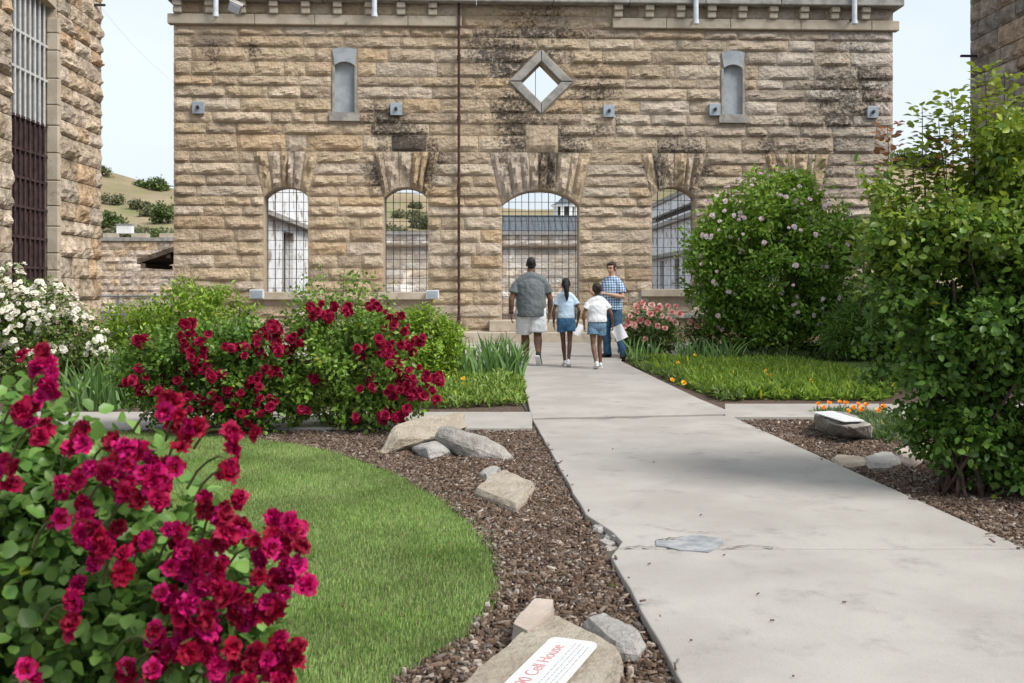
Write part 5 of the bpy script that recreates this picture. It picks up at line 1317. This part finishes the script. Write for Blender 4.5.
# sign slab in front
sz = .10
sp = [G(x, y, sz) for x, y in ((480, 665), (512, 640), (545, 614), (560, 615), (590, 630), (617, 645), (622, 655), (600, 690), (570, 740), (500, 760), (440, 720), (455, 690))]
slab_ = rock('marker_slab', 'rock_tan', sp, 0, sz, 6.6, label='broad tan stone slab carrying the white sign in the foreground', cat='stone slab', amp=.008, top_in=.97, sub=3)
px_rock('tan_stone', 'rock_pink', [(512, 625), (524, 610), (535, 599), (554, 600), (553, 612), (540, 622), (527, 633)], .115, 4.1, 'narrow flat tan stone on the edge of the sign slab', amp=.005, hz=.11, top_in=.95)
px_rock('pale_rock', 'rock_pale', [(585, 622), (600, 617), (618, 623), (638, 636), (646, 644), (637, 652), (615, 650), (598, 638)], .075, 7.7, 'pale grey rock right of the sign slab by the path', amp=.014, hz=.05)
for i, (pxs, m, h, lb) in enumerate([([(829, 459), (838, 456), (866, 460), (872, 464), (852, 467), (836, 465)], 'rock_tan', .05, 'thin tan stone at the right edge of the path'),
        ([(862, 461), (872, 456), (893, 454), (904, 462), (890, 467), (870, 468)], 'rock_pale', .06, 'flat pale grey stone between two tan stones right of the path'),
        ([(895, 455), (903, 449), (918, 452), (922, 459), (912, 465), (902, 461)], 'rock_pink', .08, 'pinkish stone under the left side of the tall shrub'),
        ([(910, 446), (914, 439), (924, 438), (928, 446), (918, 450)], 'rock_tan', .14, 'upright tan stone behind the pinkish stone under the tall shrub')]):
    px_rock('edging_stone', m, pxs, h, 20 + i * 2.3, lb, amp=.012)
# right marker stone
rs_pts = [G(815, 431), G(830, 436), G(850, 441), G(872, 441), G(874, 431), G(845, 421), G(822, 420)]
tp = [G(814, 413, .2), G(829, 411, .2), G(846, 412, .22), G(872, 424, .18), G(850, 428, .17), G(833, 424, .17)]
hull_rock('marker_stone', 'rock_grey', rs_pts + tp, 1.4, 'rough grey block carrying a small white sign right of the path', amp=.015)

# ------------------------------------------------------------------ signs
def sign(name, label, corners, rad, title, lines, th=.008, title_h=.2, title_x=.06):
    """corners: origin (left-bottom of the text), right, up-left ... plate in the plane of o, x-end, y-end"""
    o, xe, ye = corners; ux = (xe - o); w = ux.length; ux.normalize(); uy = (ye - o); uy -= ux * uy.dot(ux); h = uy.length; uy.normalize(); un = ux.cross(uy)
    if un.z < 0: un = -un
    t = thing(name, label, 'sign', o)
    out = []
    for (cx_, cy_, a0) in ((w - rad, h - rad, 0), (rad, h - rad, 90), (rad, rad, 180), (w - rad, rad, 270)):
        for k in range(6): a = math.radians(a0 + 18 * k); out.append((cx_ + rad * math.cos(a), cy_ + rad * math.sin(a)))
    Pm = lambda x, y, z: o + ux * x + uy * y + un * z
    n = len(out); v = [Pm(x, y, 0) for x, y in out] + [Pm(x, y, th) for x, y in out]
    mk('plate', v, [tuple(range(n))[::-1], tuple(range(n, 2*n))] + [(i, (i+1) % n, n + (i+1) % n, n + i) for i in range(n)], MATS['sign_white'], t)
    if title:
        cu_ = bpy.data.curves.new('title', 'FONT'); cu_.body = title; cu_.size = title_h; ob = bpy.data.objects.new('title', cu_); COL.objects.link(ob)
        bpy.context.view_layer.update(); me = bpy.data.meshes.new_from_object(ob.evaluated_get(bpy.context.evaluated_depsgraph_get())); bpy.data.objects.remove(ob)
        xs_ = [q.co.x for q in me.vertices]; sc = w * .66 / (max(xs_) - min(xs_))
        for q in me.vertices: q.co = Pm(.22 * w + (q.co.x - min(xs_)) * sc, h * .58 + q.co.y * sc, th + .0015) - wloc(t)
        me.materials.clear(); me.materials.append(MATS['sign_red']); link('title_lettering', me, t)
    rr = random.Random(5); mb = MB()
    for (yy, hh) in lines:
        x = title_x * w
        while x < w * .92:
            l = rr.uniform(.008, .026) * w / .5; l = min(l, w * .94 - x)
            a = [Pm(x, yy * h, th + .0015), Pm(x + l, yy * h, th + .0015), Pm(x + l, yy * h + hh, th + .0015), Pm(x, yy * h + hh, th + .0015)]
            mb.add(a, [(0, 1, 2, 3)]); x += l + .006 * w / .5
    tag(mb.build('small_print', MATS['sign_ink'], t), kind='stuff')
    return t
zt_ = sz + .012
A = G(566, 683, zt_); Bc = G(599, 645, zt_); Cc = G(564, 627, zt_); dirx = (Bc - A).normalized()
w_ = .62; org = Bc - dirx * w_
up_ = (Cc - Bc); up_ -= dirx * up_.dot(dirx)
sign('cell_house_sign', 'white rounded sign with red lettering on the foreground slab', (org, Bc, org + up_), .03, '1890 Cell House', [(.40, .005), (.30, .005), (.20, .005), (.10, .005)], title_x=.05)
a_, b_, c_ = G(843, 424, .185), G(865, 423.3, .185), G(824, 414, .205)
sign('marker_sign', 'small white sign on top of the rough grey block right of the path', (a_ + Vector((0, 0, .016)), b_ + Vector((0, 0, .016)), c_ + Vector((0, 0, .016))), .015, '', [(.75, .008), (.55, .006), (.4, .006), (.25, .006)])
# weeds in the bark
for i, (px, py) in enumerate([(633, 652), (612, 592), (495, 607), (488, 424), (790, 428), (770, 421), (840, 462), (655, 556)]):
    c = G(px, py); t = thing('weed', 'little green weed sprouting from the bark bed', 'weed', c, 'weeds in the bark beds')
    rng = np.random.default_rng(70 + i); n = 16; Pt = np.tile(np.array(c) + [0, 0, .01], (n, 1)); D = unit(rng.normal(0, .7, (n, 3)) + [0, 0, .9])
    V, T, CC = leaf_arrays(Pt, D, rng.normal(0, .4, (n, 3)) + [0, 0, 1], .055 * rng.uniform(.5, 1.2, n) * (1 if i == 0 else .6), .014, pick_cols(n, (.10,.17,.04), (.2,.3,.09), rng), True)
    mk('leaves', V, T, MATS['leaf'], t, CC)
# ------------------------------------------------------------------ people
mat('skin_dark', (.135,.070,.043), (.17,.09,.056), scale=12, rough=.55, spec=.35)
mat('skin_deep', (.085,.043,.028), (.115,.06,.039), scale=12, rough=.55, spec=.35)
mat('skin_fair', (.48,.28,.19), (.54,.33,.23), scale=12, rough=.55, spec=.35)
mat('hair_black', (.010,.008,.008), (.022,.018,.016), scale=40, rough=.6, bump=.5, bscale=80)
mat('hair_brown', (.022,.014,.010), (.045,.028,.020), scale=40, rough=.6, bump=.5, bscale=80)
mat('grey_shirt', (.105,.118,.125), (.135,.15,.155), scale=9, rough=.95, bump=.2, bscale=25, sheen=.2)
mat('white_shorts', (.74,.75,.76), (.80,.81,.82), scale=6, rough=.9, bump=.3, bscale=14)
mat('sky_shirt', (.42,.54,.66), (.52,.63,.73), scale=8, rough=.95, bump=.2, bscale=20)
mat('white_shirt', (.68,.68,.70), (.76,.76,.77), scale=8, rough=.95, bump=.2, bscale=20)
mat('denim_blue', (.035,.10,.20), (.07,.16,.28), scale=14, rough=.95, bump=.2, bscale=60)
mat('denim_light', (.10,.19,.28), (.17,.27,.36), scale=14, rough=.95, bump=.2, bscale=60)
mat('denim_jeans', (.022,.065,.125), (.055,.12,.20), scale=9, rough=.95, bump=.2, bscale=60)
mat('shoe_white', (.66,.66,.66), (.74,.74,.74), scale=20, rough=.6)
mat('shoe_black', (.015,.015,.017), (.03,.03,.032), scale=20, rough=.6)
mat('paper', (.76,.77,.78), (.80,.80,.81), scale=5, rough=.7)
mat('lip', (.30,.10,.08), None, rough=.5)
mat('eye', (.02,.015,.012), None, rough=.2)
m = mat('checked_cloth', (.70,.74,.80), None, rough=.95)
n_, l_ = m.node_tree.nodes, m.node_tree.links
tc = n_.new('ShaderNodeTexCoord'); sx = n_.new('ShaderNodeSeparateXYZ'); l_.new(tc.outputs['Object'], sx.inputs[0])
def stripe(sock, f):
    a = n_.new('ShaderNodeMath'); a.operation = 'MULTIPLY'; a.inputs[1].default_value = f; l_.new(sock, a.inputs[0])
    b = n_.new('ShaderNodeMath'); b.operation = 'SINE'; l_.new(a.outputs[0], b.inputs[0])
    c = n_.new('ShaderNodeMath'); c.operation = 'GREATER_THAN'; c.inputs[1].default_value = .1; l_.new(b.outputs[0], c.inputs[0]); return c.outputs[0]
ad = n_.new('ShaderNodeMath'); ad.operation = 'ADD'; l_.new(stripe(sx.outputs['X'], 135), ad.inputs[0]); l_.new(stripe(sx.outputs['Z'], 135), ad.inputs[1])
cr = n_.new('ShaderNodeValToRGB'); cr.color_ramp.interpolation = 'CONSTANT'
cr.color_ramp.elements[0].color = (.66, .72, .80, 1); cr.color_ramp.elements[1].position = .4; cr.color_ramp.elements[1].color = (.20, .32, .48, 1)
e_ = cr.color_ramp.elements.new(.8); e_.color = (.07, .13, .26, 1)
hf = n_.new('ShaderNodeMath'); hf.operation = 'MULTIPLY'; hf.inputs[1].default_value = .5; l_.new(ad.outputs[0], hf.inputs[0]); l_.new(hf.outputs[0], cr.inputs[0])
l_.new(cr.outputs[0], n_['Principled BSDF'].inputs['Base Color'])

def fuse(mb, name, m, parent, M, voxel=.009, smooth=4, wrinkle=0.0, seed=0):
    """overlapping tubes and ellipsoids fused into one continuous skin"""
    me = bpy.data.meshes.new(name); me.from_pydata([tuple(v) for v in mb.v], [], mb.f); ob = bpy.data.objects.new(name, me); COL.objects.link(ob)
    r = ob.modifiers.new('r', 'REMESH'); r.mode = 'VOXEL'; r.voxel_size = voxel
    s = ob.modifiers.new('s', 'SMOOTH'); s.factor = .5; s.iterations = smooth
    dg = bpy.context.evaluated_depsgraph_get(); me2 = bpy.data.meshes.new_from_object(ob.evaluated_get(dg)); bpy.data.objects.remove(ob)
    if wrinkle:
        for v in me2.vertices:
            q = Vector((v.co.x * 9, v.co.y * 9, v.co.z * 13 + v.co.x * 6 + seed)); v.co += v.normal * wrinkle * (mnoise.noise(q) + .5 * mnoise.noise(q * 2.1))
    off = wloc(parent)
    me2.transform(M); me2.transform(Matrix.Translation(-off)); me2.materials.clear(); me2.materials.append(MATS[m]); me2.name = name
    me2.polygons.foreach_set('use_smooth', [True] * len(me2.polygons))
    o = link(name, me2, parent)
    return o
def ell_ring(z, hw, hd, yo=0, xo=0, n=20): return [Vector((xo + hw * math.cos(math.tau*k/n), yo + hd * math.sin(math.tau*k/n) * (1 if math.sin(math.tau*k/n) < 0 else 1), z)) for k in range(n)]
def hand(mb, w, d, s, palm_n, curl=.35):
    """palm, four fingers of unequal length and a thumb leaving the side of the palm; d: pointing direction, palm_n: palm facing"""
    d = Vector(d).normalized(); pn = Vector(palm_n); pn = (pn - d * pn.dot(d)).normalized(); sd = d.cross(pn)
    w = Vector(w); pc = w + d * .045 * s
    mb.tube([w, pc, w + d * .09 * s], [(.020*s, .028*s), (.018*s, .040*s), (.014*s, .038*s)], 10)
    rot = Matrix((pn, sd, d)).transposed(); mb.ell(pc, (.017*s, .040*s, .052*s), rot, 10, 7)
    for k, ln in enumerate((.068, .078, .072, .056)):
        b = w + d * .085 * s + sd * (.030 - .020 * k) * s; p1 = b + (d + pn * curl * .4) .normalized() * ln * .45 * s; p2 = p1 + (d + pn * curl * 1.6).normalized() * ln * .35 * s; p3 = p2 + (d * .7 + pn * curl * 2.4).normalized() * ln * .3 * s
        mb.tube([b - d * .02 * s, b, p1, p2, p3], [.009*s, .0092*s, .0088*s, .008*s, .0062*s], 7)
    b = w + d * .03 * s + sd * .032 * s; p1 = b + (d * .6 + sd * .8 + pn * .3).normalized() * .035 * s; p2 = p1 + (d * .9 + sd * .3 + pn * .4).normalized() * .03 * s
    mb.tube([w + d * .015 * s + sd * .012 * s, b, p1, p2], [.012*s, .012*s, .010*s, .0075*s], 7)

def person(label, H, foot, heading, skin, fat=1.0, bust=1.0, legs=None, arms=None, head_turn=0.0, head_tilt=0.0, kid=0.0):
    """joint data for one figure; local axes: +Y ahead, +X to its right. legs/arms: dict of joint offsets"""
    t = thing('person', label, 'person', (foot.x, foot.y, foot.z))
    s = H / 1.8
    M = Matrix.Translation(foot) @ Matrix.Rotation(heading, 4, 'Z') @ Matrix.Scale(s, 4)
    return t, M, s
def limb(mb, pts, rad, seg=12): mb.tube(pts, rad, seg)
def body(mb, fat, legs, arms, headrot, slim=1.0, kid=0.0, skin_hands=True, ear=True, palms=((0, 0, 0), (0, 0, 0))):
    hx = .095 * (.6 + .4 * fat)
    # torso
    mb.rings([ell_ring(.86, .13*fat, .10*fat), ell_ring(.95, .17*fat, .12*fat), ell_ring(1.05, .155*fat, .11*fat), ell_ring(1.18, .155*fat, .112*fat), ell_ring(1.32, .165*fat, .12*fat), ell_ring(1.42, .15*fat, .10*fat), ell_ring(1.49, .08, .07)])
    mb.tube([(0, -.01, 1.44), (0, 0, 1.53), (0, .012, 1.62)], [.066*fat**.5, .056*fat**.5, .055*fat**.5], 12)
    mb.tube([(-.155*fat, 0, 1.385), (0, -.01, 1.455), (.155*fat, 0, 1.385)], [.05, .07, .05], 12)
    hd = headrot; hc = Vector((0, .015, 1.685))
    k = 1 + kid
    hp = lambda x, y, z: hc + hd @ (Vector((x, y, z)) * k)
    mb.ell(hp(0, -.012, .02), (.076*k, .092*k, .094*k), hd); mb.ell(hp(0, .025, -.035), (.060*k, .066*k, .080*k), hd)
    mb.ell(hp(0, .045, -.085), (.036*k, .036*k, .028*k), hd)                     # chin
    mb.tube([hp(0, .083, .015), hp(0, .100, -.012), hp(0, .108, -.030), hp(0, .090, -.040)], [.011, .013, .016, .012], 8)    # nose
    mb.tube([hp(-.04, .078, .028), hp(0, .090, .030), hp(.04, .078, .028)], [.012, .012, .012], 8)                          # brow
    for sx_ in (-1, 1):
        mb.ell(hp(sx_ * .078, -.01, -.012), (.012*k, .022*k, .034*k), hd, 8, 6)
    for sd_, L in zip((-1, 1), legs):
        hip, knee, ank = [Vector(v) for v in L]
        mb.tube([hip + Vector((0, 0, .06)), hip, hip.lerp(knee, .35), hip.lerp(knee, .75), knee, knee.lerp(ank, .3), knee.lerp(ank, .65), ank, ank - Vector((0, 0, .03))],
                [.085*fat*slim, .092*fat*slim, .085*fat*slim, .064*fat**.7*slim, .056*fat**.6*slim, .060*fat**.7*slim, .046*fat**.5*slim, .038*slim, .04*slim], 12)
    for sd_, A, pn in zip((-1, 1), arms, palms):
        sh, el, wr, hdir = [Vector(v) for v in A]
        mb.tube([sh, sh.lerp(el, .3), sh.lerp(el, .7), el, el.lerp(wr, .3), el.lerp(wr, .7), wr], [.055*fat**.6*slim, .052*fat**.7*slim, .043*fat**.7*slim, .039*fat**.5*slim, .041*fat**.6*slim, .032*fat**.4*slim, .026*slim], 12)
        hand(mb, wr, hdir, 1.0 * (.95 if slim < 1 else 1.05), pn if Vector(pn).length > 0 else (-sd_, 0, 0))
def shoe(parent, M, ank, yaw, pitch, m_up, m_sole, k=1.0):
    """low trainer: upper with ankle collar and a separate sole"""
    rt = Matrix.Rotation(yaw, 3, 'Z') @ Matrix.Rotation(pitch, 3, 'X'); a = Vector(ank)
    sec = [(-.075, .030, .035, .085), (-.05, .040, .05, .10), (0, .042, .05, .085), (.06, .044, .045, .062), (.12, .048, .035, .045), (.165, .040, .026, .032), (.195, .018, .018, .02)]
    rings = []
    for (y, w, zc, zt) in sec:
        rings.append([a + rt @ Vector((w * k * math.cos(q), y * k, -.078 + .020 + (zt * (.5 + .5 * math.sin(q))) * k)) for q in np.arange(12) * math.tau / 12])
    mb = MB(); mb.rings(rings); o = mb.build('shoe', MATS[m_up], parent, smooth=True)
    me = o.data; off = wloc(parent); 
    for v, w in zip(me.vertices, mb.v): v.co = (M @ Vector(w)) - off
    mb = MB(); mb.rings([[a + rt @ Vector((w * k * 1.06 * math.cos(q), y * k * 1.03, -.078 + (.022 if math.sin(q) > 0 else 0))) for q in np.arange(12) * math.tau / 12] for (y, w, zc, zt) in sec])
    so = mb.build('sole', MATS[m_sole], parent)
    for v, w in zip(so.data.vertices, mb.v): v.co = (M @ Vector(w)) - off
    so.parent = o
def plainpart(name, mb, m, parent, M, smooth=True):
    o = mb.build(name, MATS[m], parent, smooth=smooth); off = wloc(parent)
    for v, w in zip(o.data.vertices, mb.v): v.co = (M @ Vector(w)) - off
    return o
def shirt(fat, arms, hem, slv=.55, loose=1.0, neck=1.5, shw=.19, belly=0.0, hip=None):
    mb = MB(); l = loose; hip = hip or .175 * fat
    mb.rings([ell_ring(hem, hip * 1.02 * l, .145*fat*l + belly*.8, belly*.4), ell_ring(hem + .06, hip * 1.03 * l, .147*fat*l + belly, belly*.5), ell_ring(1.12, .172*fat*l + belly*.3, .135*fat*l + belly, belly*.5), ell_ring(1.26, .18*fat*l, .138*fat*l + belly*.4, belly*.2), ell_ring(1.34, .176*fat*l, .132*fat*l), ell_ring(1.40, .148*fat*l, .110*fat*l), ell_ring(1.455, .100*fat**.8, .085*fat**.7), ell_ring(neck, .070*fat**.5, .064*fat**.5)])
    sx0 = abs(arms[0][0][0])
    mb.tube([(-sx0 * .92, 0, 1.375), (-sx0 * .5, -.005, 1.425), (0, -.012, 1.462), (sx0 * .5, -.005, 1.425), (sx0 * .92, 0, 1.375)], [.068*fat**.6, .080*fat**.7, .090*fat**.7, .080*fat**.7, .068*fat**.6], 14)
    for A in arms:
        sh, el = Vector(A[0]), Vector(A[1]); c = Vector((0, 0, 1.425))
        mb.tube([c.lerp(sh, .45), c.lerp(sh, .85), sh.lerp(el, .12), sh.lerp(el, slv * .55), sh.lerp(el, slv)], [.052*fat**.6*l, .058*fat**.7*l, .064*fat**.75*l, .066*fat**.75*l, .070*fat**.75*l], 14)
    return mb
def shorts(fat, legs, top, end, loose=1.0, flare=1.0):
    mb = MB(); l = loose
    mb.rings([ell_ring(top, .165*fat*l, .125*fat*l), ell_ring(top - .06, .178*fat*l, .135*fat*l), ell_ring(.93, .188*fat*l, .138*fat*l), ell_ring(.86, .185*fat*l, .130*fat*l), ell_ring(.80, .15*fat*l, .10*fat*l)])
    for L in legs:
        hip, knee = Vector(L[0]), Vector(L[1])
        mb.tube([hip + Vector((0, 0, .05)), hip, hip.lerp(knee, end * .5), hip.lerp(knee, end)], [.10*fat*l, .104*fat*l, .104*fat*l*flare**.5, .104*fat*l*flare], 14)
    return mb
I3 = Matrix.Identity(3)
RZ = lambda a: Matrix.Rotation(math.radians(a), 3, 'Z'); RXm = lambda a: Matrix.Rotation(math.radians(a), 3, 'X')

# heavy-set man in grey T-shirt and white shorts, walking away
ft = G(531, 364.5, PZ); Hm = 107.5 / 1000 * (ft.y)
t, M, s = person('heavy-set man in grey T-shirt and white shorts walking towards the doorway, seen from behind', Hm, ft, math.radians(-3), 'skin_dark')
legs = [((-.115, 0, .90), (-.10, .14, .50), (-.075, .16, .088)), ((.115, 0, .90), (.11, -.02, .50), (.125, -.30, .16))]
arms = [((-.235, 0, 1.365), (-.325, -.06, 1.09), (-.33, -.02, .85), (.05, .1, -1)), ((.235, 0, 1.365), (.325, .02, 1.09), (.315, .12, .86), (-.05, .2, -1))]
mb = MB(); body(mb, 1.32, legs, arms, RZ(4) @ RXm(4)); fuse(mb, 'body', 'skin_dark', t, M, .0075, 3)
sh_ = shirt(1.38, arms, .80, .62, 1.0, 1.515, belly=.05, hip=.245); fuse(sh_, 'grey_shirt', 'grey_shirt', t, M, .012, 3, .010, 1)
fuse(shorts(1.36, legs, .95, .90, 1.0, 1.12), 'white_shorts', 'white_shorts', t, M, .012, 3, .010, 2)
hm = MB(); hr = RZ(4) @ RXm(4); hc = Vector((0, .015, 1.685)); hm.ell(hc + hr @ Vector((0, -.020, .028)), (.079, .093, .093), hr); hm.ell(hc + hr @ Vector((0, -.045, -.03)), (.066, .055, .055), hr); fuse(hm, 'hair', 'hair_black', t, M, .009, 2, .003)
shoe(t, M, (-.075, .16, .085), .15, 0, 'shoe_black', 'shoe_white', 1.05); shoe(t, M, (.125, -.30, .155), -.25, -.85, 'shoe_black', 'shoe_white', 1.05)
plainpart('watch', MB().tube([(-.330, -.025, .885), (-.332, -.022, .86)], .040, 12), 'shoe_black', t, M)

# girl in pale blue T-shirt with a long ponytail
ft = G(566, 366.5, PZ); Hg = 88.5 / 1000 * ft.y
t, M, s = person('slim girl in pale blue T-shirt and denim shorts with a long black ponytail, from behind', Hg, ft, math.radians(-5), 'skin_deep')
legs = [((-.085, 0, .90), (-.055, .10, .50), (-.02, .12, .085)), ((.085, 0, .90), (.075, -.03, .50), (.05, -.24, .12))]
arms = [((-.175, 0, 1.37), (-.25, -.03, 1.13), (-.25, .03, .88), (.05, .1, -1)), ((.175, 0, 1.37), (.27, -.06, 1.14), (.24, .10, .92), (-.1, .25, -1))]
mb = MB(); body(mb, .98, legs, arms, RXm(4), .82, .10); fuse(mb, 'body', 'skin_deep', t, M, .0075, 3)
fuse(shirt(1.03, arms, .985, .48, .98), 'blue_shirt', 'sky_shirt', t, M, .011, 3, .006, 3)
fuse(shorts(1.05, legs, 1.04, .45, 1.0, 1.05), 'denim_shorts', 'denim_blue', t, M, .011, 3, .005, 4)
hm = MB(); hm.ell((0, -.005, 1.71), (.090, .108, .103)); hm.ell((0, -.03, 1.655), (.08, .075, .075)); hm.ell((0, -.115, 1.73), (.032, .035, .032))
hm.tube([(0, -.11, 1.73), (.005, -.155, 1.66), (.01, -.16, 1.55), (.015, -.15, 1.44), (.02, -.14, 1.34)], [.032, .045, .050, .042, .012], 12); fuse(hm, 'hair', 'hair_black', t, M, .009, 2, .007)
shoe(t, M, (-.02, .12, .085), .15, 0, 'shoe_white', 'shoe_white', .95); shoe(t, M, (.05, -.24, .115), -.1, -.55, 'shoe_white', 'shoe_white', .95)
hd1 = M @ Vector((.235, .13, .82))
# girl in white T-shirt with a curly bun
ft = G(597, 368.5, PZ); Hg = 85.5 / 1000 * ft.y
t, M, s = person('girl in white T-shirt and pale denim shorts with tied curly hair, walking away', Hg, ft, math.radians(4), 'skin_dark')
legs = [((-.09, 0, .90), (-.09, -.03, .50), (-.06, -.22, .12)), ((.09, 0, .90), (.07, .10, .50), (.10, .12, .085))]
arms = [((-.185, 0, 1.37), (-.29, -.02, 1.15), (-.27, .03, .91), (.05, .1, -1)), ((.185, 0, 1.37), (.31, -.04, 1.15), (.35, .06, .93), (.1, .2, -1))]
mb = MB(); body(mb, 1.04, legs, arms, RZ(-8), .85, .14); fuse(mb, 'body', 'skin_dark', t, M, .0075, 3)
fuse(shirt(1.14, arms, .985, .52, 1.04), 'white_shirt', 'white_shirt', t, M, .011, 3, .008, 5)
fuse(shorts(1.08, legs, 1.03, .45, 1.0, 1.15), 'denim_shorts', 'denim_light', t, M, .011, 3, .005, 6)
hm = MB(); hm.ell((0, -.005, 1.715), (.100, .114, .106)); hm.ell((0, -.05, 1.65), (.092, .07, .07)); hm.ell((-.005, -.095, 1.72), (.075, .06, .065)); hm.ell((.05, -.08, 1.67), (.05, .05, .05)); hm.ell((-.055, -.08, 1.67), (.05, .05, .05)); fuse(hm, 'hair', 'hair_brown', t, M, .009, 1, .016)
plainpart('hair_tie', MB().tube([(-.04, -.13, 1.70), (.04, -.13, 1.70)], .014, 8), 'shoe_black', t, M)
mb = MB()
for k in range(4): mb.box((-.07 + .012 * k, -.176, 1.31 - .035 * k), (.07 - .01 * k, -.174, 1.325 - .035 * k))
shoe(t, M, (-.06, -.22, .115), .15, -.5, 'shoe_white', 'shoe_white', .98); shoe(t, M, (.10, .12, .085), -.2, 0, 'shoe_white', 'shoe_white', .98)
hd2 = M @ Vector((.36, .09, .83))
# man in checked shirt, turned to the others, forearm raised
ft = G(612, 357.5, PZ); Hm2 = 96.0 / 1000 * ft.y
t, M, s = person('man in blue checked shirt and jeans facing the group with his forearm raised', Hm2, ft, math.radians(132), 'skin_fair')
legs = [((-.105, 0, .92), (-.17, .03, .50), (-.27, -.02, .085)), ((.105, 0, .92), (.10, .05, .50), (.09, .02, .085))]
arms = [((-.20, 0, 1.37), (-.31, .05, 1.14), (-.09, .27, 1.20), (1, .15, .25)), ((.20, 0, 1.37), (.29, .10, 1.13), (.21, .33, 1.22), (-.2, .7, .5))]
hr = RZ(12) @ RXm(-10)
mb = MB(); body(mb, 1.12, legs, arms, hr, 1.0, 0, palms=((0, 0, -1), (-1, 0, 0))); fuse(mb, 'body', 'skin_fair', t, M, .0075, 3)
fuse(shirt(1.2, arms, .90, .70, 1.02, 1.51, belly=.025), 'checked_shirt', 'checked_cloth', t, M, .012, 3, .007, 7)
jn = shorts(1.08, legs, 1.0, 1.0, .98, .82)
for L in legs: jn.tube([L[1], Vector(L[1]).lerp(Vector(L[2]), .5), Vector(L[2]) + Vector((0, 0, -.03))], [.085, .078, .076], 14); jn.tube([Vector(L[0]).lerp(Vector(L[1]), .7), L[1]], [.10, .086], 14)
fuse(jn, 'jeans', 'denim_jeans', t, M, .012, 3, .007, 8)
hm = MB(); hc = Vector((0, .015, 1.685)); q = lambda x, y, z: hc + hr @ Vector((x, y, z))
hm.ell(q(0, -.028, .035), (.083, .092, .088), hr); hm.ell(q(0, .035, .082), (.068, .05, .030), hr); hm.ell(q(0, -.06, -.03), (.066, .05, .055), hr)
for sx_ in (-1, 1): hm.ell(q(sx_ * .072, .01, .02), (.014, .03, .045), hr)
fuse(hm, 'hair', 'hair_brown', t, M, .008, 2, .004)
for sx_ in (-1, 1):
    plainpart('eye', MB().ell(q(sx_ * .031, .080, .004), (.013, .008, .008), hr, 10, 6), 'eye', t, M)
    plainpart('eyebrow', MB().tube([q(sx_ * .015, .094, .028), q(sx_ * .032, .093, .033), q(sx_ * .05, .082, .028)], .0055, 6), 'hair_brown', t, M)
plainpart('mouth', MB().tube([q(-.022, .083, -.066), q(0, .090, -.068), q(.022, .083, -.066)], .006, 6), 'lip', t, M)
shoe(t, M, (-.27, -.02, .085), .5, 0, 'shoe_black', 'shoe_black', 1.0); shoe(t, M, (.09, .02, .085), -.3, 0, 'shoe_black', 'shoe_black', 1.0)
# what they carry
def sheet(name, label, top, w, h, yaw, roll, m='paper', n=6):
    t = thing(name, label, 'paper', top); rt = Matrix.Rotation(yaw, 3, 'Z') @ Matrix.Rotation(roll, 3, 'Y'); V, Fc = [], []
    for side in (0, 1):
        for j in range(n + 1):
            for i in range(n + 1):
                x = (i / n - .5) * w; z = -h * j / n + .02; y = .025 * math.sin(5 * i / n + 2 * j / n) + (.0 if side == 0 else .006)
                V.append(top + rt @ Vector((x, y, z)))
    W_ = n + 1
    for side in (0, 1):
        for j in range(n):
            for i in range(n):
                a = side * W_ * W_ + j * W_ + i; f_ = (a, a + 1, a + W_ + 1, a + W_); Fc.append(f_ if side == 0 else f_[::-1])
    ring = list(range(W_)) + [j * W_ + n for j in range(1, W_)] + [n * W_ + i for i in range(n - 1, -1, -1)] + [j * W_ for j in range(n - 1, 0, -1)]
    for a, b in zip(ring, ring[1:] + ring[:1]): Fc.append((a, b, b + W_ * W_, a + W_ * W_))
    mk('sheet', V, Fc, MATS[m], t)
    return t
sheet('paper_bag', 'crumpled white paper held by the girl in the pale blue T-shirt', hd1 + Vector((.03, 0, .02)), .17, .20, .3, .35)
sheet('leaflet', 'white leaflet hanging from the hand of the girl in the white T-shirt', hd2 + Vector((.06, 0, .03)), .20, .24, -.2, -.45)
